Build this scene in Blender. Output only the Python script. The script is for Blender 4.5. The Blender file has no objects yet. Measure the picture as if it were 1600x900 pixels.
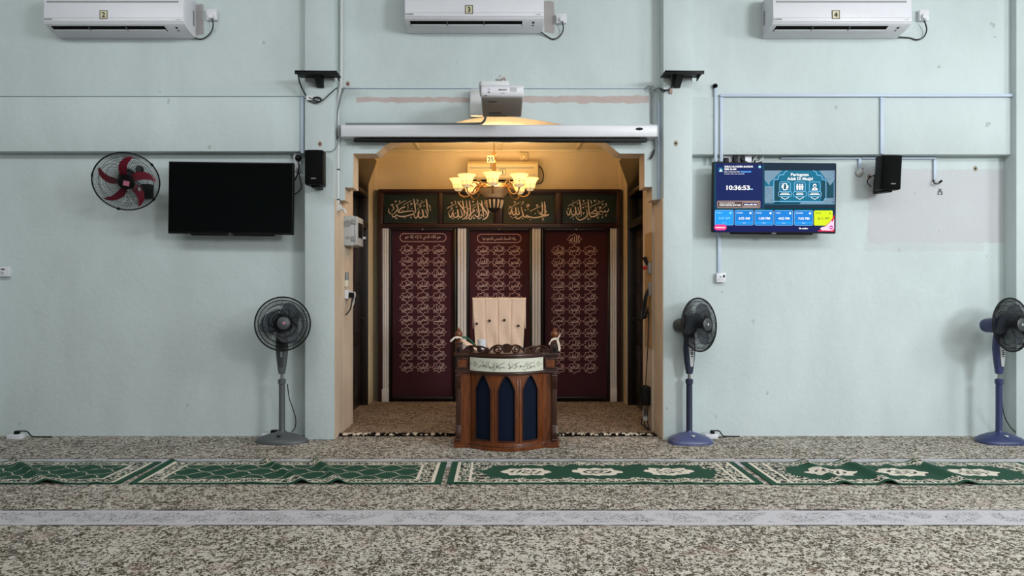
import bpy, bmesh, math, random
from math import sin, cos, pi, radians, sqrt
from mathutils import Vector, Matrix, Euler, noise

scene = bpy.context.scene
COL = scene.collection

# ------------------------------------------------------------------ camera, world, lamps, exposure
F, CX, CY, H = 1120.0, 778.0, 452.0, 1.35          # focal length in pixels, vanishing point, eye height
cam_data = bpy.data.cameras.new('camera')
cam_data.sensor_width = 36.0
cam_data.lens = F / 1600 * 36
cam_data.shift_x = 22 / 1600
cam_data.shift_y = 2 / 1600
cam = bpy.data.objects.new('camera', cam_data)
COL.objects.link(cam)
cam.location = (0, 0, H)
cam.rotation_euler = (pi / 2, 0, 0)
scene.camera = cam
scene.view_settings.view_transform = 'Standard'
scene.view_settings.look = 'None'
scene.view_settings.gamma = 1
scene.view_settings.use_curve_mapping = False
scene.view_settings.exposure = 0.12
try:
    scene.cycles.use_denoising = True
    scene.cycles.sample_clamp_indirect = 4.0
except Exception:
    pass

world = bpy.data.worlds.new('world')
scene.world = world
world.use_nodes = True
world.node_tree.nodes['Background'].inputs[0].default_value = (0.9, 0.96, 1.0, 1)
world.node_tree.nodes['Background'].inputs[1].default_value = 0.15


def area(name, loc, target, sx, sy, power, col, spread=180):
    l = bpy.data.lights.new(name, 'AREA')
    l.shape = 'RECTANGLE'
    l.size, l.size_y = sx, sy
    l.energy = power
    l.spread = radians(spread)
    l.color = col
    o = bpy.data.objects.new(name, l)
    COL.objects.link(o)
    o.location = loc
    o.rotation_euler = (Vector(target) - Vector(loc)).to_track_quat('-Z', 'Y').to_euler()
    return o


area('side_lamp', (7.4, -2.6, 4.0), (3.0, 6.5, 2.3), 1.8, 1.5, 200, (0.93, 0.97, 1.0), 125)  # unseen hall lamp on the right, placed to suit the wall shadows; no window
area('side_lamp', (9.0, 1.6, 3.9), (0.0, 6.5, 2.0), 1.2, 1.0, 110, (0.93, 0.97, 1.0))  # second unseen lamp further right, for the longer shadows; no window
area('ceiling_fill', (2.8, 2.3, 4.62), (2.8, 2.9, 0.0), 6.0, 1.2, 140, (0.97, 0.99, 1.0))
area('ceiling_fill', (-3.6, 3.0, 4.62), (-3.6, 6.5, 2.6), 3.2, 0.7, 70, (0.95, 0.98, 1.0))  # fill added out of view to brighten the upper left wall
area('ceiling_fill', (2.0, -3.0, 4.62), (2.0, -2.5, 0.0), 6.0, 2.0, 170, (0.97, 0.99, 1.0))


def P(px, py, Y):
    return Vector(((px - CX) * Y / F, Y, H - (py - CY) * Y / F))


def X(px, Y):
    return (px - CX) * Y / F


def Z(py, Y):
    return H - (py - CY) * Y / F


# ------------------------------------------------------------------ materials
def lin(c):
    if isinstance(c, str):
        c = c.lstrip('#')
        c = [int(c[i:i + 2], 16) / 255 for i in (0, 2, 4)]
        c = [x / 12.92 if x <= 0.04045 else ((x + 0.055) / 1.055) ** 2.4 for x in c]
    return (c[0], c[1], c[2], 1)


def mat(name, col, rough=0.5, metal=0.0, var=0.08, scale=12.0, bump=0.0, bscale=60.0, coat=0.0, spec=0.5):
    m = bpy.data.materials.new(name)
    m.use_nodes = True
    nt = m.node_tree
    b = nt.nodes['Principled BSDF']
    b.inputs['Roughness'].default_value = rough
    b.inputs['Metallic'].default_value = metal
    b.inputs['Coat Weight'].default_value = coat
    b.inputs['Specular IOR Level'].default_value = spec
    c = lin(col)
    tc = nt.nodes.new('ShaderNodeTexCoord')
    nz = nt.nodes.new('ShaderNodeTexNoise')
    nz.inputs['Scale'].default_value = scale
    nz.inputs['Detail'].default_value = 5
    nt.links.new(tc.outputs['Object'], nz.inputs['Vector'])
    mx = nt.nodes.new('ShaderNodeMix')
    mx.data_type = 'RGBA'
    mx.inputs['A'].default_value = tuple(x * (1 - var) for x in c[:3]) + (1,)
    mx.inputs['B'].default_value = tuple(min(1, x * (1 + var)) for x in c[:3]) + (1,)
    nt.links.new(nz.outputs['Fac'], mx.inputs['Factor'])
    nt.links.new(mx.outputs['Result'], b.inputs['Base Color'])
    if bump:
        n2 = nt.nodes.new('ShaderNodeTexNoise')
        n2.inputs['Scale'].default_value = bscale
        n2.inputs['Detail'].default_value = 6
        nt.links.new(tc.outputs['Object'], n2.inputs['Vector'])
        bp = nt.nodes.new('ShaderNodeBump')
        bp.inputs['Strength'].default_value = bump
        bp.inputs['Distance'].default_value = 0.01
        nt.links.new(n2.outputs['Fac'], bp.inputs['Height'])
        nt.links.new(bp.outputs['Normal'], b.inputs['Normal'])
    return m


def emit(name, col, strength=1.0):
    m = bpy.data.materials.new(name)
    m.use_nodes = True
    nt = m.node_tree
    b = nt.nodes['Principled BSDF']
    b.inputs['Base Color'].default_value = (0.005, 0.005, 0.005, 1)
    b.inputs['Roughness'].default_value = 0.5
    b.inputs['Specular IOR Level'].default_value = 0.06
    b.inputs['Emission Color'].default_value = lin(col)
    b.inputs['Emission Strength'].default_value = strength
    return m


class NG:
    """small helper to write node maths"""
    def __init__(s, m):
        s.nt = m.node_tree

    def node(s, t, **k):
        n = s.nt.nodes.new(t)
        for a, v in k.items():
            setattr(n, a, v)
        return n

    def link(s, a, b):
        s.nt.links.new(a, b)

    def math(s, op, a, b=None, clamp=False):
        n = s.node('ShaderNodeMath', operation=op, use_clamp=clamp)
        for i, v in enumerate((a, b)):
            if v is None:
                continue
            if isinstance(v, (int, float)):
                n.inputs[i].default_value = v
            else:
                s.link(v, n.inputs[i])
        return n.outputs[0]

    def sstep(s, v, lo, hi):
        n = s.node('ShaderNodeMapRange', interpolation_type='SMOOTHSTEP')
        s.link(v, n.inputs['Value'])
        n.inputs['From Min'].default_value = lo
        n.inputs['From Max'].default_value = hi
        return n.outputs['Result']

    def band(s, v, a, b, soft=0.01):
        return s.math('MULTIPLY', s.sstep(v, a - soft, a + soft), s.math('SUBTRACT', 1.0, s.sstep(v, b - soft, b + soft)))

    def noise(s, vec, scale, detail=3, dist=0.0, rough=0.5):
        n = s.node('ShaderNodeTexNoise')
        n.inputs['Scale'].default_value = scale
        n.inputs['Detail'].default_value = detail
        n.inputs['Distortion'].default_value = dist
        n.inputs['Roughness'].default_value = rough
        if vec is not None:
            s.link(vec, n.inputs['Vector'])
        return n.outputs['Fac']

    def mix(s, fac, a, b):
        n = s.node('ShaderNodeMix', data_type='RGBA')
        for key, v in (('Factor', fac), ('A', a), ('B', b)):
            if isinstance(v, (int, float)):
                n.inputs[key].default_value = v
            elif isinstance(v, (tuple, str)):
                n.inputs[key].default_value = lin(v)
            else:
                s.link(v, n.inputs[key])
        return n.outputs['Result']


def wall_paint(name, col, stains=(), streak=0.045, bump=0.25):
    """matt wall paint; stains are (x0,x1,z0,z1,colour,amount) in metres"""
    m = bpy.data.materials.new(name)
    m.use_nodes = True
    g = NG(m)
    b = m.node_tree.nodes['Principled BSDF']
    b.inputs['Roughness'].default_value = 0.6
    b.inputs['Specular IOR Level'].default_value = 0.25
    geo = g.node('ShaderNodeNewGeometry')
    sep = g.node('ShaderNodeSeparateXYZ')
    g.link(geo.outputs['Position'], sep.inputs[0])
    x, z = sep.outputs[0], sep.outputs[2]
    pos = geo.outputs['Position']
    c = lin(col)
    dk = tuple(v * (1 - streak * 1.6) for v in c[:3])
    lt = tuple(min(1, v * (1 + streak)) for v in c[:3])
    mp = g.node('ShaderNodeMapping')
    mp.inputs['Scale'].default_value = (1, 1, 0.45)
    g.link(pos, mp.inputs[0])
    big = g.sstep(g.noise(mp.outputs[0], 1.6, 6, 0.4, 0.6), 0.3, 0.7)
    out = g.mix(big, dk, lt)
    fine = g.sstep(g.noise(pos, 14, 5, 0, 0.7), 0.62, 0.78)
    out = g.mix(g.math('MULTIPLY', fine, 0.18), out, tuple(v * 0.8 for v in c[:3]))
    spots = g.sstep(g.noise(pos, 9.0, 2, 0, 0.4), 0.765, 0.79)
    out = g.mix(g.math('MULTIPLY', spots, 0.45), out, tuple(v * 0.45 for v in c[:3]))
    for (x0, x1, z0, z1, sc, amt) in stains:
        wob = g.math('MULTIPLY', g.math('SUBTRACT', g.noise(pos, 9, 4), 0.5), 0.05)
        mk = g.math('MULTIPLY', g.band(g.math('ADD', x, wob), x0, x1, 0.012), g.band(g.math('ADD', z, wob), z0, z1, 0.006))
        mk = g.math('MULTIPLY', mk, g.math('ADD', 0.6, g.math('MULTIPLY', g.noise(pos, 5, 4), 0.7)), True)
        out = g.mix(g.math('MULTIPLY', mk, amt), out, sc)
    g.link(out, b.inputs['Base Color'])
    bp = g.node('ShaderNodeBump')
    bp.inputs['Strength'].default_value = bump
    bp.inputs['Distance'].default_value = 0.012
    hsum = g.math('ADD', g.noise(pos, 26, 6, 0.3, 0.65), g.math('MULTIPLY', g.noise(pos, 5, 3, 0.8), 1.2))
    g.link(hsum, bp.inputs['Height'])
    g.link(bp.outputs['Normal'], b.inputs['Normal'])
    return m


def carpet(name, dark, mid, light, pale, bands=(), scale=30.0, shift=0.0):
    m = bpy.data.materials.new(name)
    m.use_nodes = True
    g = NG(m)
    b = m.node_tree.nodes['Principled BSDF']
    b.inputs['Roughness'].default_value = 0.95
    b.inputs['Specular IOR Level'].default_value = 0.1
    geo = g.node('ShaderNodeNewGeometry')
    pos = geo.outputs['Position']
    sep = g.node('ShaderNodeSeparateXYZ')
    g.link(pos, sep.inputs[0])
    y = sep.outputs[1]
    mp = g.node('ShaderNodeMapping')
    mp.inputs['Scale'].default_value = (0.9, 0.85, 1.0)
    g.link(pos, mp.inputs[0])
    v = mp.outputs[0]
    n1 = g.noise(v, scale, 2.0, 1.6, 0.45)
    n2 = g.noise(v, scale * 0.62, 1.0, 2.6, 0.4)
    big = g.noise(pos, 2.2, 2, 0.5)
    t = g.math('ADD', g.math('MULTIPLY', n1, 0.62), g.math('MULTIPLY', n2, 0.38))
    t = g.math('ADD', t, g.math('MULTIPLY', g.math('SUBTRACT', big, 0.5), 0.12))
    t = g.math('ADD', t, shift)
    out = g.mix(g.sstep(t, 0.474, 0.484), dark, mid)
    out = g.mix(g.sstep(t, 0.496, 0.506), out, light)
    out = g.mix(g.sstep(g.noise(v, scale * 1.5, 1.0, 2.2), 0.60, 0.64), out, pale)
    curl = g.noise(v, scale * 0.55, 1.5, 2.8, 0.5)
    curl = g.math('SUBTRACT', 1.0, g.sstep(g.math('ABSOLUTE', g.math('SUBTRACT', curl, 0.47)), 0.014, 0.026))
    out = g.mix(g.math('MULTIPLY', curl, 0.6), out, pale)
    pink = g.sstep(g.noise(pos, 5.0, 1.0), 0.62, 0.7)
    out = g.mix(g.math('MULTIPLY', pink, 0.22), out, '#a5857a')
    pile = g.noise(pos, 240, 2)
    for (y0, y1) in bands:
        bmask = g.band(y, y0, y1, 0.004)
        vine = g.noise(pos, 16, 2, 3.5, 0.5)
        line = g.math('SUBTRACT', 1.0, g.sstep(g.math('ABSOLUTE', g.math('SUBTRACT', vine, 0.5)), 0.014, 0.04))
        patch = g.sstep(g.noise(pos, 7, 2), 0.42, 0.5)
        line = g.math('MULTIPLY', g.math('MULTIPLY', line, patch), g.band(y, y0 + 0.05, y1 - 0.05, 0.015))
        speck = g.math('MULTIPLY', g.sstep(g.noise(pos, 60, 2), 0.6, 0.66), 0.25)
        bc = g.mix(g.math('MAXIMUM', g.math('MULTIPLY', line, 0.85), speck), '#c6c4c9', '#2b2a33')
        dash = g.math('ADD', g.math('MULTIPLY', g.sstep(g.noise(pos, 4.2, 1), 0.42, 0.5), 0.7), 0.3)
        edge = g.math('MULTIPLY', g.math('MAXIMUM', g.band(y, y0 - 0.006, y0 + 0.008, 0.003), g.band(y, y1 - 0.016, y1 + 0.004, 0.004)), dash)
        out = g.mix(bmask, out, bc)
        out = g.mix(edge, out, '#2b2930')
    out = g.mix(g.math('MULTIPLY', pile, 0.22), out, tuple(x * 0.55 for x in lin(mid)[:3]))
    g.link(out, b.inputs['Base Color'])
    bp = g.node('ShaderNodeBump')
    bp.inputs['Strength'].default_value = 0.25
    bp.inputs['Distance'].default_value = 0.003
    g.link(g.math('ADD', pile, t), bp.inputs['Height'])
    g.link(bp.outputs['Normal'], b.inputs['Normal'])
    return m


def wood(name, c1, c2, rough=0.35, scale=6.0, coat=0.2, axis=2):
    m = bpy.data.materials.new(name)
    m.use_nodes = True
    g = NG(m)
    b = m.node_tree.nodes['Principled BSDF']
    b.inputs['Roughness'].default_value = rough
    b.inputs['Coat Weight'].default_value = coat
    b.inputs['Coat Roughness'].default_value = 0.25
    tc = g.node('ShaderNodeTexCoord')
    mp = g.node('ShaderNodeMapping')
    sc = [scale * 4, scale * 4, scale * 4]
    sc[axis] = scale * 0.4
    mp.inputs['Scale'].default_value = sc
    g.link(tc.outputs['Object'], mp.inputs[0])
    n = g.noise(mp.outputs[0], 2.0, 6, 0.8, 0.65)
    g.link(g.mix(g.sstep(n, 0.3, 0.7), c1, c2), b.inputs['Base Color'])
    bp = g.node('ShaderNodeBump')
    bp.inputs['Strength'].default_value = 0.08
    bp.inputs['Distance'].default_value = 0.003
    g.link(n, bp.inputs['Height'])
    g.link(bp.outputs['Normal'], b.inputs['Normal'])
    return m


MINT = '#c6d1d1'
pink_patch = (X(1357, 6.58), X(1583, 6.58), Z(379, 6.58), Z(264, 6.58), '#bdbcc0', 0.75)
pink_low = (X(1352, 6.58), X(1540, 6.58), Z(392, 6.58), Z(378, 6.58), '#b9bcbf', 0.4)
M = dict(
    mint=wall_paint('mint wall paint', MINT, streak=0.045),
    mint_right=wall_paint('mint wall paint with patch', MINT, [pink_patch, pink_low]),
    mint_centre=wall_paint('mint wall paint with bare strip', MINT,
                           [(X(557, 6.56), X(752, 6.56), Z(160, 6.56), Z(152, 6.56), '#b79f99', 0.85),
                            (X(810, 6.56), X(1014, 6.56), Z(161, 6.56), Z(150, 6.56), '#b79f99', 0.85),
                            (X(849, 6.56), X(866, 6.56), Z(52, 6.56), Z(2, 6.56), '#a49a98', 0.9)]),
    mint_left=wall_paint('mint wall paint with grey scuff', MINT,
                         [(X(305, 6.54), X(320, 6.54), Z(58, 6.54), Z(10, 6.54), '#9d9595', 0.9)]),
    cream=wall_paint('cream wall paint', '#dcc7a2', streak=0.05),
    jamb=wall_paint('jamb cream paint', '#d8c7b2', streak=0.08),
    ceilw=wall_paint('ceiling white', '#d9dcd8'),
    ceiln=wall_paint('niche ceiling cream', '#e3d2b0', bump=0.1),
    carpet=carpet('hall carpet', '#3e3527', '#766b5a', '#c0b8ad', '#ddd8cf',
                  bands=[(4.10, 4.39), (5.44, 5.715), (2.70, 2.99)], scale=33, shift=-0.020),
    carpet_niche=carpet('niche carpet', '#4a3a2d', '#7a6553', '#ab9683', '#c2b19d', scale=34, shift=-0.01),
    white=mat('white plastic', '#dcdce2', 0.35, var=0.03),
    offwhite=mat('off white plastic', '#cfd0d0', 0.4, var=0.04),
    trunk=mat('pale trunking plastic', '#b9c6d8', 0.45, var=0.04),
    grey=mat('grey plastic', '#8e9193', 0.45, var=0.05),
    lightgrey=mat('light grey metal', '#b4b7b8', 0.45, var=0.05),
    dgrey=mat('dark grey plastic', '#3a3d3f', 0.45, var=0.06),
    fangrey=mat('charcoal fan plastic', '#515456', 0.42, var=0.05),
    fanblue=mat('navy fan plastic', '#2f3760', 0.38, var=0.06),
    fannavy=mat('dark navy fan plastic', '#252b42', 0.4, var=0.05),
    fanblue_light=mat('slate blue fan base', '#4a5078', 0.35, var=0.05),
    black=mat('black plastic', '#060607', 0.5, var=0.1, spec=0.25),
    gloss=mat('black glass', '#020304', 0.12, var=0.1, spec=0.4),
    soft=mat('matt black', '#040405', 0.85, var=0.1, spec=0.15),
    cable=mat('dark cable', '#1b1c1e', 0.5),
    greycable=mat('grey cable', '#7f8688', 0.5),
    chrome=mat('chrome', '#b0b2b5', 0.2, metal=1.0, var=0.03),
    crimson=mat('crimson blade plastic', '#7d0f2b', 0.35, var=0.08),
    pinklabel=mat('pink label', '#b3687f', 0.5),
    smokehub=mat('smoky hub plastic', '#1c1e22', 0.35),
    smoke=mat('smoky blade plastic', '#2e3136', 0.3, var=0.1),
    wood=wood('pulpit wood', '#54270d', '#7c4118', 0.32),
    wooddark=wood('pulpit dark wood', '#2a1008', '#43200f', 0.32),
    mahog=wood('mahogany frame', '#270b0b', '#38130f', 0.4),
    doorwood=wood('dark door wood', '#120b09', '#1f120d', 0.4),
    olive=mat('olive board', '#59564a', 0.7, var=0.1),
    green=mat('green board cloth', '#0a2219', 0.42, var=0.12, scale=4),
    maroon=mat('maroon banner cloth', '#3c0a18', 0.85, var=0.12, scale=5),
    gold=mat('pale lettering', '#ecd9cc', 0.6, var=0.03),
    star=mat('rose star lines', '#b58c88', 0.7, var=0.05),
    name=mat('banner lettering', '#d9b9ae', 0.7, var=0.05),
    ivory=mat('warm tinted white plastic', '#d8c294', 0.4, var=0.03),  # white plastic with the chandelier's warm light put into its colour
    pil=mat('fluted white vinyl', '#ddd5d0', 0.5, var=0.04),
    blue=mat('blue patterned cloth', '#0b1629', 0.85, var=0.5, scale=90, bump=0.4, bscale=110, spec=0.15),
    plate=mat('cream plaque', '#dcdccb', 0.4, var=0.06),
    ink=mat('black ink', '#1a1a16', 0.7),
    faint=mat('faint print', '#a3a88c', 0.7),
    towel=mat('peach towelling', '#ebc8ae', 0.95, var=0.07, scale=40, bump=0.5, bscale=180),
    button=mat('dark button', '#2a1a12', 0.4),
    ribbon=mat('ivory ribbon', '#e6d8c6', 0.8),
    greencloth=mat('green trim cloth', '#1c5a40', 0.8),
    brass=mat('antique brass', '#a87f4c', 0.35, metal=0.8, var=0.2, scale=40),
    alabaster=mat('alabaster bowl', '#dcb788', 0.35, var=0.15, scale=14),
    bronze=mat('dark bronze', '#3a2a20', 0.4, metal=0.5, var=0.2),
    tag=mat('cream number tag', '#cfcaa9', 0.5, var=0.03),
    rgreen=mat('rug green', '#07412d', 0.95, var=0.12, scale=60),
    rcream=mat('rug cream', '#d8cfc0', 0.95, var=0.06, scale=60),
    rblack=mat('rug black', '#14211b', 0.95, var=0.1, scale=60),
    rtan=mat('rug tan', '#98907c', 0.95, var=0.1, scale=60),
    ply=mat('beige board', '#b3946b', 0.6, var=0.06),
    red=mat('red plastic', '#b31b1b', 0.4),
    rust=mat('rust stain', '#a88f86', 0.9, var=0.3, scale=60),
    projunder=mat('dark projector underside', '#97918a', 0.5, var=0.05),
)


def shade_glass():
    m = bpy.data.materials.new('lit frosted glass')
    m.use_nodes = True
    g = NG(m)
    nt = m.node_tree
    b = nt.nodes['Principled BSDF']
    b.inputs['Base Color'].default_value = lin('#fff0d0')
    b.inputs['Roughness'].default_value = 0.4
    b.inputs['Emission Color'].default_value = lin('#ffdfa0')
    b.inputs['Emission Strength'].default_value = 1.3
    tr = g.node('ShaderNodeBsdfTranslucent')
    tr.inputs[0].default_value = lin('#ffe6b0')
    mx = g.node('ShaderNodeMixShader')
    mx.inputs[0].default_value = 0.6
    g.link(b.outputs[0], mx.inputs[1])
    g.link(tr.outputs[0], mx.inputs[2])
    g.link(mx.outputs[0], nt.nodes['Material Output'].inputs[0])
    return m


def smoky():
    m = mat('smoky blade plastic', '#5a6066', 0.25, var=0.1)
    nt = m.node_tree
    tr = nt.nodes.new('ShaderNodeBsdfTransparent')
    tr.inputs[0].default_value = (0.75, 0.78, 0.82, 1)
    mx = nt.nodes.new('ShaderNodeMixShader')
    mx.inputs[0].default_value = 0.6
    nt.links.new(nt.nodes['Principled BSDF'].outputs[0], mx.inputs[1])
    nt.links.new(tr.outputs[0], mx.inputs[2])
    nt.links.new(mx.outputs[0], nt.nodes['Material Output'].inputs[0])
    return m


M['shade'] = shade_glass()
M['smoke'] = smoky()

# ------------------------------------------------------------------ mesh building
ORIG = {}


def top_of(o):
    while o.parent:
        o = o.parent
    return o


class MB:
    def __init__(s):
        s.v, s.f, s.m = [], [], []

    def add(s, vs, fs, mi=0, T=None):
        n = len(s.v)
        s.v += [tuple(T @ Vector(v)) if T is not None else tuple(v) for v in vs]
        s.f += [tuple(i + n for i in f) for f in fs]
        s.m += [mi] * len(fs)
        return s

    def box(s, x0, x1, y0, y1, z0, z1, mi=0, T=None):
        vs = [(x, y, z) for z in (z0, z1) for y in (y0, y1) for x in (x0, x1)]
        fs = [(0, 2, 3, 1), (4, 5, 7, 6), (0, 1, 5, 4), (2, 6, 7, 3), (0, 4, 6, 2), (1, 3, 7, 5)]
        return s.add(vs, fs, mi, T)

    def prism(s, poly, y0, y1, mi=0, side=None, T=None):
        """polygon in x,z drawn between two y planes"""
        n = len(poly)
        vs = [(p[0], y0, p[1]) for p in poly] + [(p[0], y1, p[1]) for p in poly]
        a = sum(poly[i][0] * poly[(i + 1) % n][1] - poly[(i + 1) % n][0] * poly[i][1] for i in range(n))
        fr, bk = tuple(range(n)), tuple(range(2 * n - 1, n - 1, -1))
        sides = [(i, i + n, (i + 1) % n + n, (i + 1) % n) for i in range(n)]
        if a < 0:
            fr, bk, sides = fr[::-1], bk[::-1], [q[::-1] for q in sides]
        s.add(vs, [fr, bk], mi, T)
        k = len(s.v) - 2 * n
        s.f += [tuple(i + k for i in q) for q in sides]
        s.m += [mi if side is None else side] * n
        return s

    def prof_x(s, poly, x0, x1, mi=0, T=None):
        """polygon in y,z drawn along x"""
        n = len(poly)
        vs = [(x0, p[0], p[1]) for p in poly] + [(x1, p[0], p[1]) for p in poly]
        a = sum(poly[i][0] * poly[(i + 1) % n][1] - poly[(i + 1) % n][0] * poly[i][1] for i in range(n))
        fs = [tuple(range(n))[::-1], tuple(range(n, 2 * n))] + [(i, (i + 1) % n, (i + 1) % n + n, i + n) for i in range(n)]
        if a < 0:
            fs = [q[::-1] for q in fs]
        return s.add(vs, fs, mi, T)

    def prof_z(s, poly, z0, z1, mi=0, T=None):
        n = len(poly)
        vs = [(p[0], p[1], z0) for p in poly] + [(p[0], p[1], z1) for p in poly]
        a = sum(poly[i][0] * poly[(i + 1) % n][1] - poly[(i + 1) % n][0] * poly[i][1] for i in range(n))
        fs = [tuple(range(n))[::-1], tuple(range(n, 2 * n))] + [(i, (i + 1) % n, (i + 1) % n + n, i + n) for i in range(n)]
        if a < 0:
            fs = [q[::-1] for q in fs]
        return s.add(vs, fs, mi, T)

    def tube(s, pts, r, n=8, mi=0, T=None, closed=False):
        pts = [Vector(p) for p in pts]
        k = len(pts)
        rs = r if isinstance(r, (list, tuple)) else [r] * k
        tang = []
        for i in range(k):
            a = pts[(i - 1) % k] if (closed or i > 0) else pts[i]
            b = pts[(i + 1) % k] if (closed or i < k - 1) else pts[i]
            t = (b - a)
            tang.append(t.normalized() if t.length > 1e-9 else Vector((0, 0, 1)))
        up = Vector((0, 0, 1)) if abs(tang[0].z) < 0.9 else Vector((1, 0, 0))
        nrm = (up - tang[0] * up.dot(tang[0])).normalized()
        vs = []
        for i in range(k):
            nrm = (nrm - tang[i] * nrm.dot(tang[i]))
            nrm = nrm.normalized() if nrm.length > 1e-6 else tang[i].orthogonal().normalized()
            bn = tang[i].cross(nrm)
            for j in range(n):
                a = 2 * pi * j / n
                vs.append(pts[i] + (nrm * cos(a) + bn * sin(a)) * rs[i])
        fs = []
        for i in range(k if closed else k - 1):
            for j in range(n):
                a, b = i * n + j, i * n + (j + 1) % n
                c, d = ((i + 1) % k) * n + (j + 1) % n, ((i + 1) % k) * n + j
                fs.append((a, b, c, d))
        if not closed:
            fs.append(tuple(range(n))[::-1])
            fs.append(tuple(range((k - 1) * n, k * n)))
        return s.add(vs, fs, mi, T)

    def lathe(s, prof, n=24, c=(0, 0, 0), mi=0, T=None, sx=1.0, sy=1.0):
        """profile of (radius, z) about the z axis through c"""
        k = len(prof)
        vs = []
        for (r, z) in prof:
            for j in range(n):
                a = 2 * pi * j / n
                vs.append((c[0] + r * cos(a) * sx, c[1] + r * sin(a) * sy, c[2] + z))
        fs = []
        for i in range(k - 1):
            for j in range(n):
                fs.append((i * n + j, i * n + (j + 1) % n, (i + 1) * n + (j + 1) % n, (i + 1) * n + j))
        fs.append(tuple(range(n))[::-1])
        fs.append(tuple(range((k - 1) * n, k * n)))
        return s.add(vs, fs, mi, T)

    def ball(s, c, r, n=12, mi=0, T=None, sz=1.0):
        prof = [(max(1e-4, r * sin(pi * i / n)), -r * sz * cos(pi * i / n)) for i in range(n + 1)]
        return s.lathe(prof, n * 2, c, mi, T)

    def grid(s, nu, nv, fn, mi=None, T=None):
        vs = [fn(i / nu, j / nv) for j in range(nv + 1) for i in range(nu + 1)]
        fs = [(j * (nu + 1) + i, j * (nu + 1) + i + 1, (j + 1) * (nu + 1) + i + 1, (j + 1) * (nu + 1) + i) for j in range(nv) for i in range(nu)]
        k = len(s.f)
        s.add(vs, fs, 0, T)
        if mi is not None:
            for j in range(nv):
                for i in range(nu):
                    s.m[k + j * nu + i] = mi((i + 0.5) / nu, (j + 0.5) / nv)
        return s

    def ribbon(s, pts, w, fn, mi=0, taper=(1, 1), smooth=True):
        """flat brush stroke: 2-D points, width(s); fn maps 2-D to 3-D"""
        if smooth and len(pts) > 2:
            pts = catmull(pts)
        k = len(pts)
        vs = []
        for i in range(k):
            a, b = pts[max(0, i - 1)], pts[min(k - 1, i + 1)]
            dx, dy = b[0] - a[0], b[1] - a[1]
            l = sqrt(dx * dx + dy * dy) or 1
            t = i / (k - 1)
            ww = w * (taper[0] + (1 - taper[0]) * min(1, t / 0.3)) * (taper[1] + (1 - taper[1]) * min(1, (1 - t) / 0.3)) / 2
            nx, ny = -dy / l * ww, dx / l * ww
            vs.append(fn(pts[i][0] + nx, pts[i][1] + ny))
            vs.append(fn(pts[i][0] - nx, pts[i][1] - ny))
        fs = [(2 * i, 2 * i + 1, 2 * i + 3, 2 * i + 2) for i in range(k - 1)]
        return s.add(vs, fs, mi)

    def build(s, name, mats, parent=None, bevel=0.0, seg=2, angle=35, smooth=True):
        me = bpy.data.meshes.new(name)
        vs = s.v
        if parent is not None:
            o0 = ORIG.get(top_of(parent).name)
            if o0 is not None:
                vs = [(a - o0[0], b - o0[1], c - o0[2]) for a, b, c in vs]
        me.from_pydata(vs, [], s.f)
        if not isinstance(mats, (list, tuple)):
            mats = [mats]
        for q in mats:
            me.materials.append(q)
        me.polygons.foreach_set('material_index', s.m)
        if bevel:
            bm = bmesh.new()
            bm.from_mesh(me)
            bmesh.ops.remove_doubles(bm, verts=bm.verts, dist=1e-5)
            ed = [e for e in bm.edges if len(e.link_faces) == 2 and e.calc_face_angle(0) > radians(30)]
            bmesh.ops.bevel(bm, geom=ed, offset=bevel, segments=seg, affect='EDGES', profile=0.5, clamp_overlap=True)
            bm.to_mesh(me)
            bm.free()
        if smooth:
            me.polygons.foreach_set('use_smooth', [True] * len(me.polygons))
            me.set_sharp_from_angle(angle=radians(angle))
        me.validate()
        me.update()
        o = bpy.data.objects.new(name, me)
        COL.objects.link(o)
        if parent is not None:
            o.parent = parent
        return o


def catmull(pts, n=5):
    out = []
    k = len(pts)
    for i in range(k - 1):
        p0, p1, p2, p3 = pts[max(0, i - 1)], pts[i], pts[i + 1], pts[min(k - 1, i + 2)]
        for j in range(n):
            t = j / n
            out.append(tuple(0.5 * ((2 * b) + (-a + c) * t + (2 * a - 5 * b + 4 * c - d) * t * t + (-a + 3 * b - 3 * c + d) * t ** 3)
                             for a, b, c, d in zip(p0, p1, p2, p3)))
    out.append(tuple(pts[-1]))
    return out


def tag(o, label, cat, group=None):
    o['label'] = label
    o['category'] = cat
    if group:
        o['group'] = group
    return o


def thing(name, loc, label, cat, group=None, rot=None, local=False):
    o = bpy.data.objects.new(name, None)
    o.empty_display_size = 0.1
    COL.objects.link(o)
    o.location = loc
    if rot:
        o.rotation_euler = rot
    if not local:
        ORIG[o.name] = tuple(loc)
    return tag(o, label, cat, group)


def struct(name, mb, m, parent=None, **k):
    o = mb.build(name, m, parent, **k)
    if parent is None:
        o['kind'] = 'structure'
    return o


def word(name, body, m, parent, loc, height, bold=0.0, align='CENTER', width=None, rot=None, sx=1.0):
    """lettering turned into a flat mesh standing in the x,z plane, facing -y"""
    me = word_mesh(body, bold, align)
    xs = [v.co.x for v in me.vertices]
    ys = [v.co.y for v in me.vertices]
    k = height / max(1e-6, 0.72)
    kx = k * sx
    if width:
        kx = width / max(1e-6, max(xs) - min(xs))
    o0 = ORIG.get(top_of(parent).name, (0, 0, 0))
    for v in me.vertices:
        v.co = Vector((v.co.x * kx + loc[0] - o0[0], loc[1] - o0[1], v.co.y * k + loc[2] - o0[2]))
    me.materials.append(m)
    me.name = name
    o = bpy.data.objects.new(name, me)
    COL.objects.link(o)
    o.parent = parent
    return o


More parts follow.
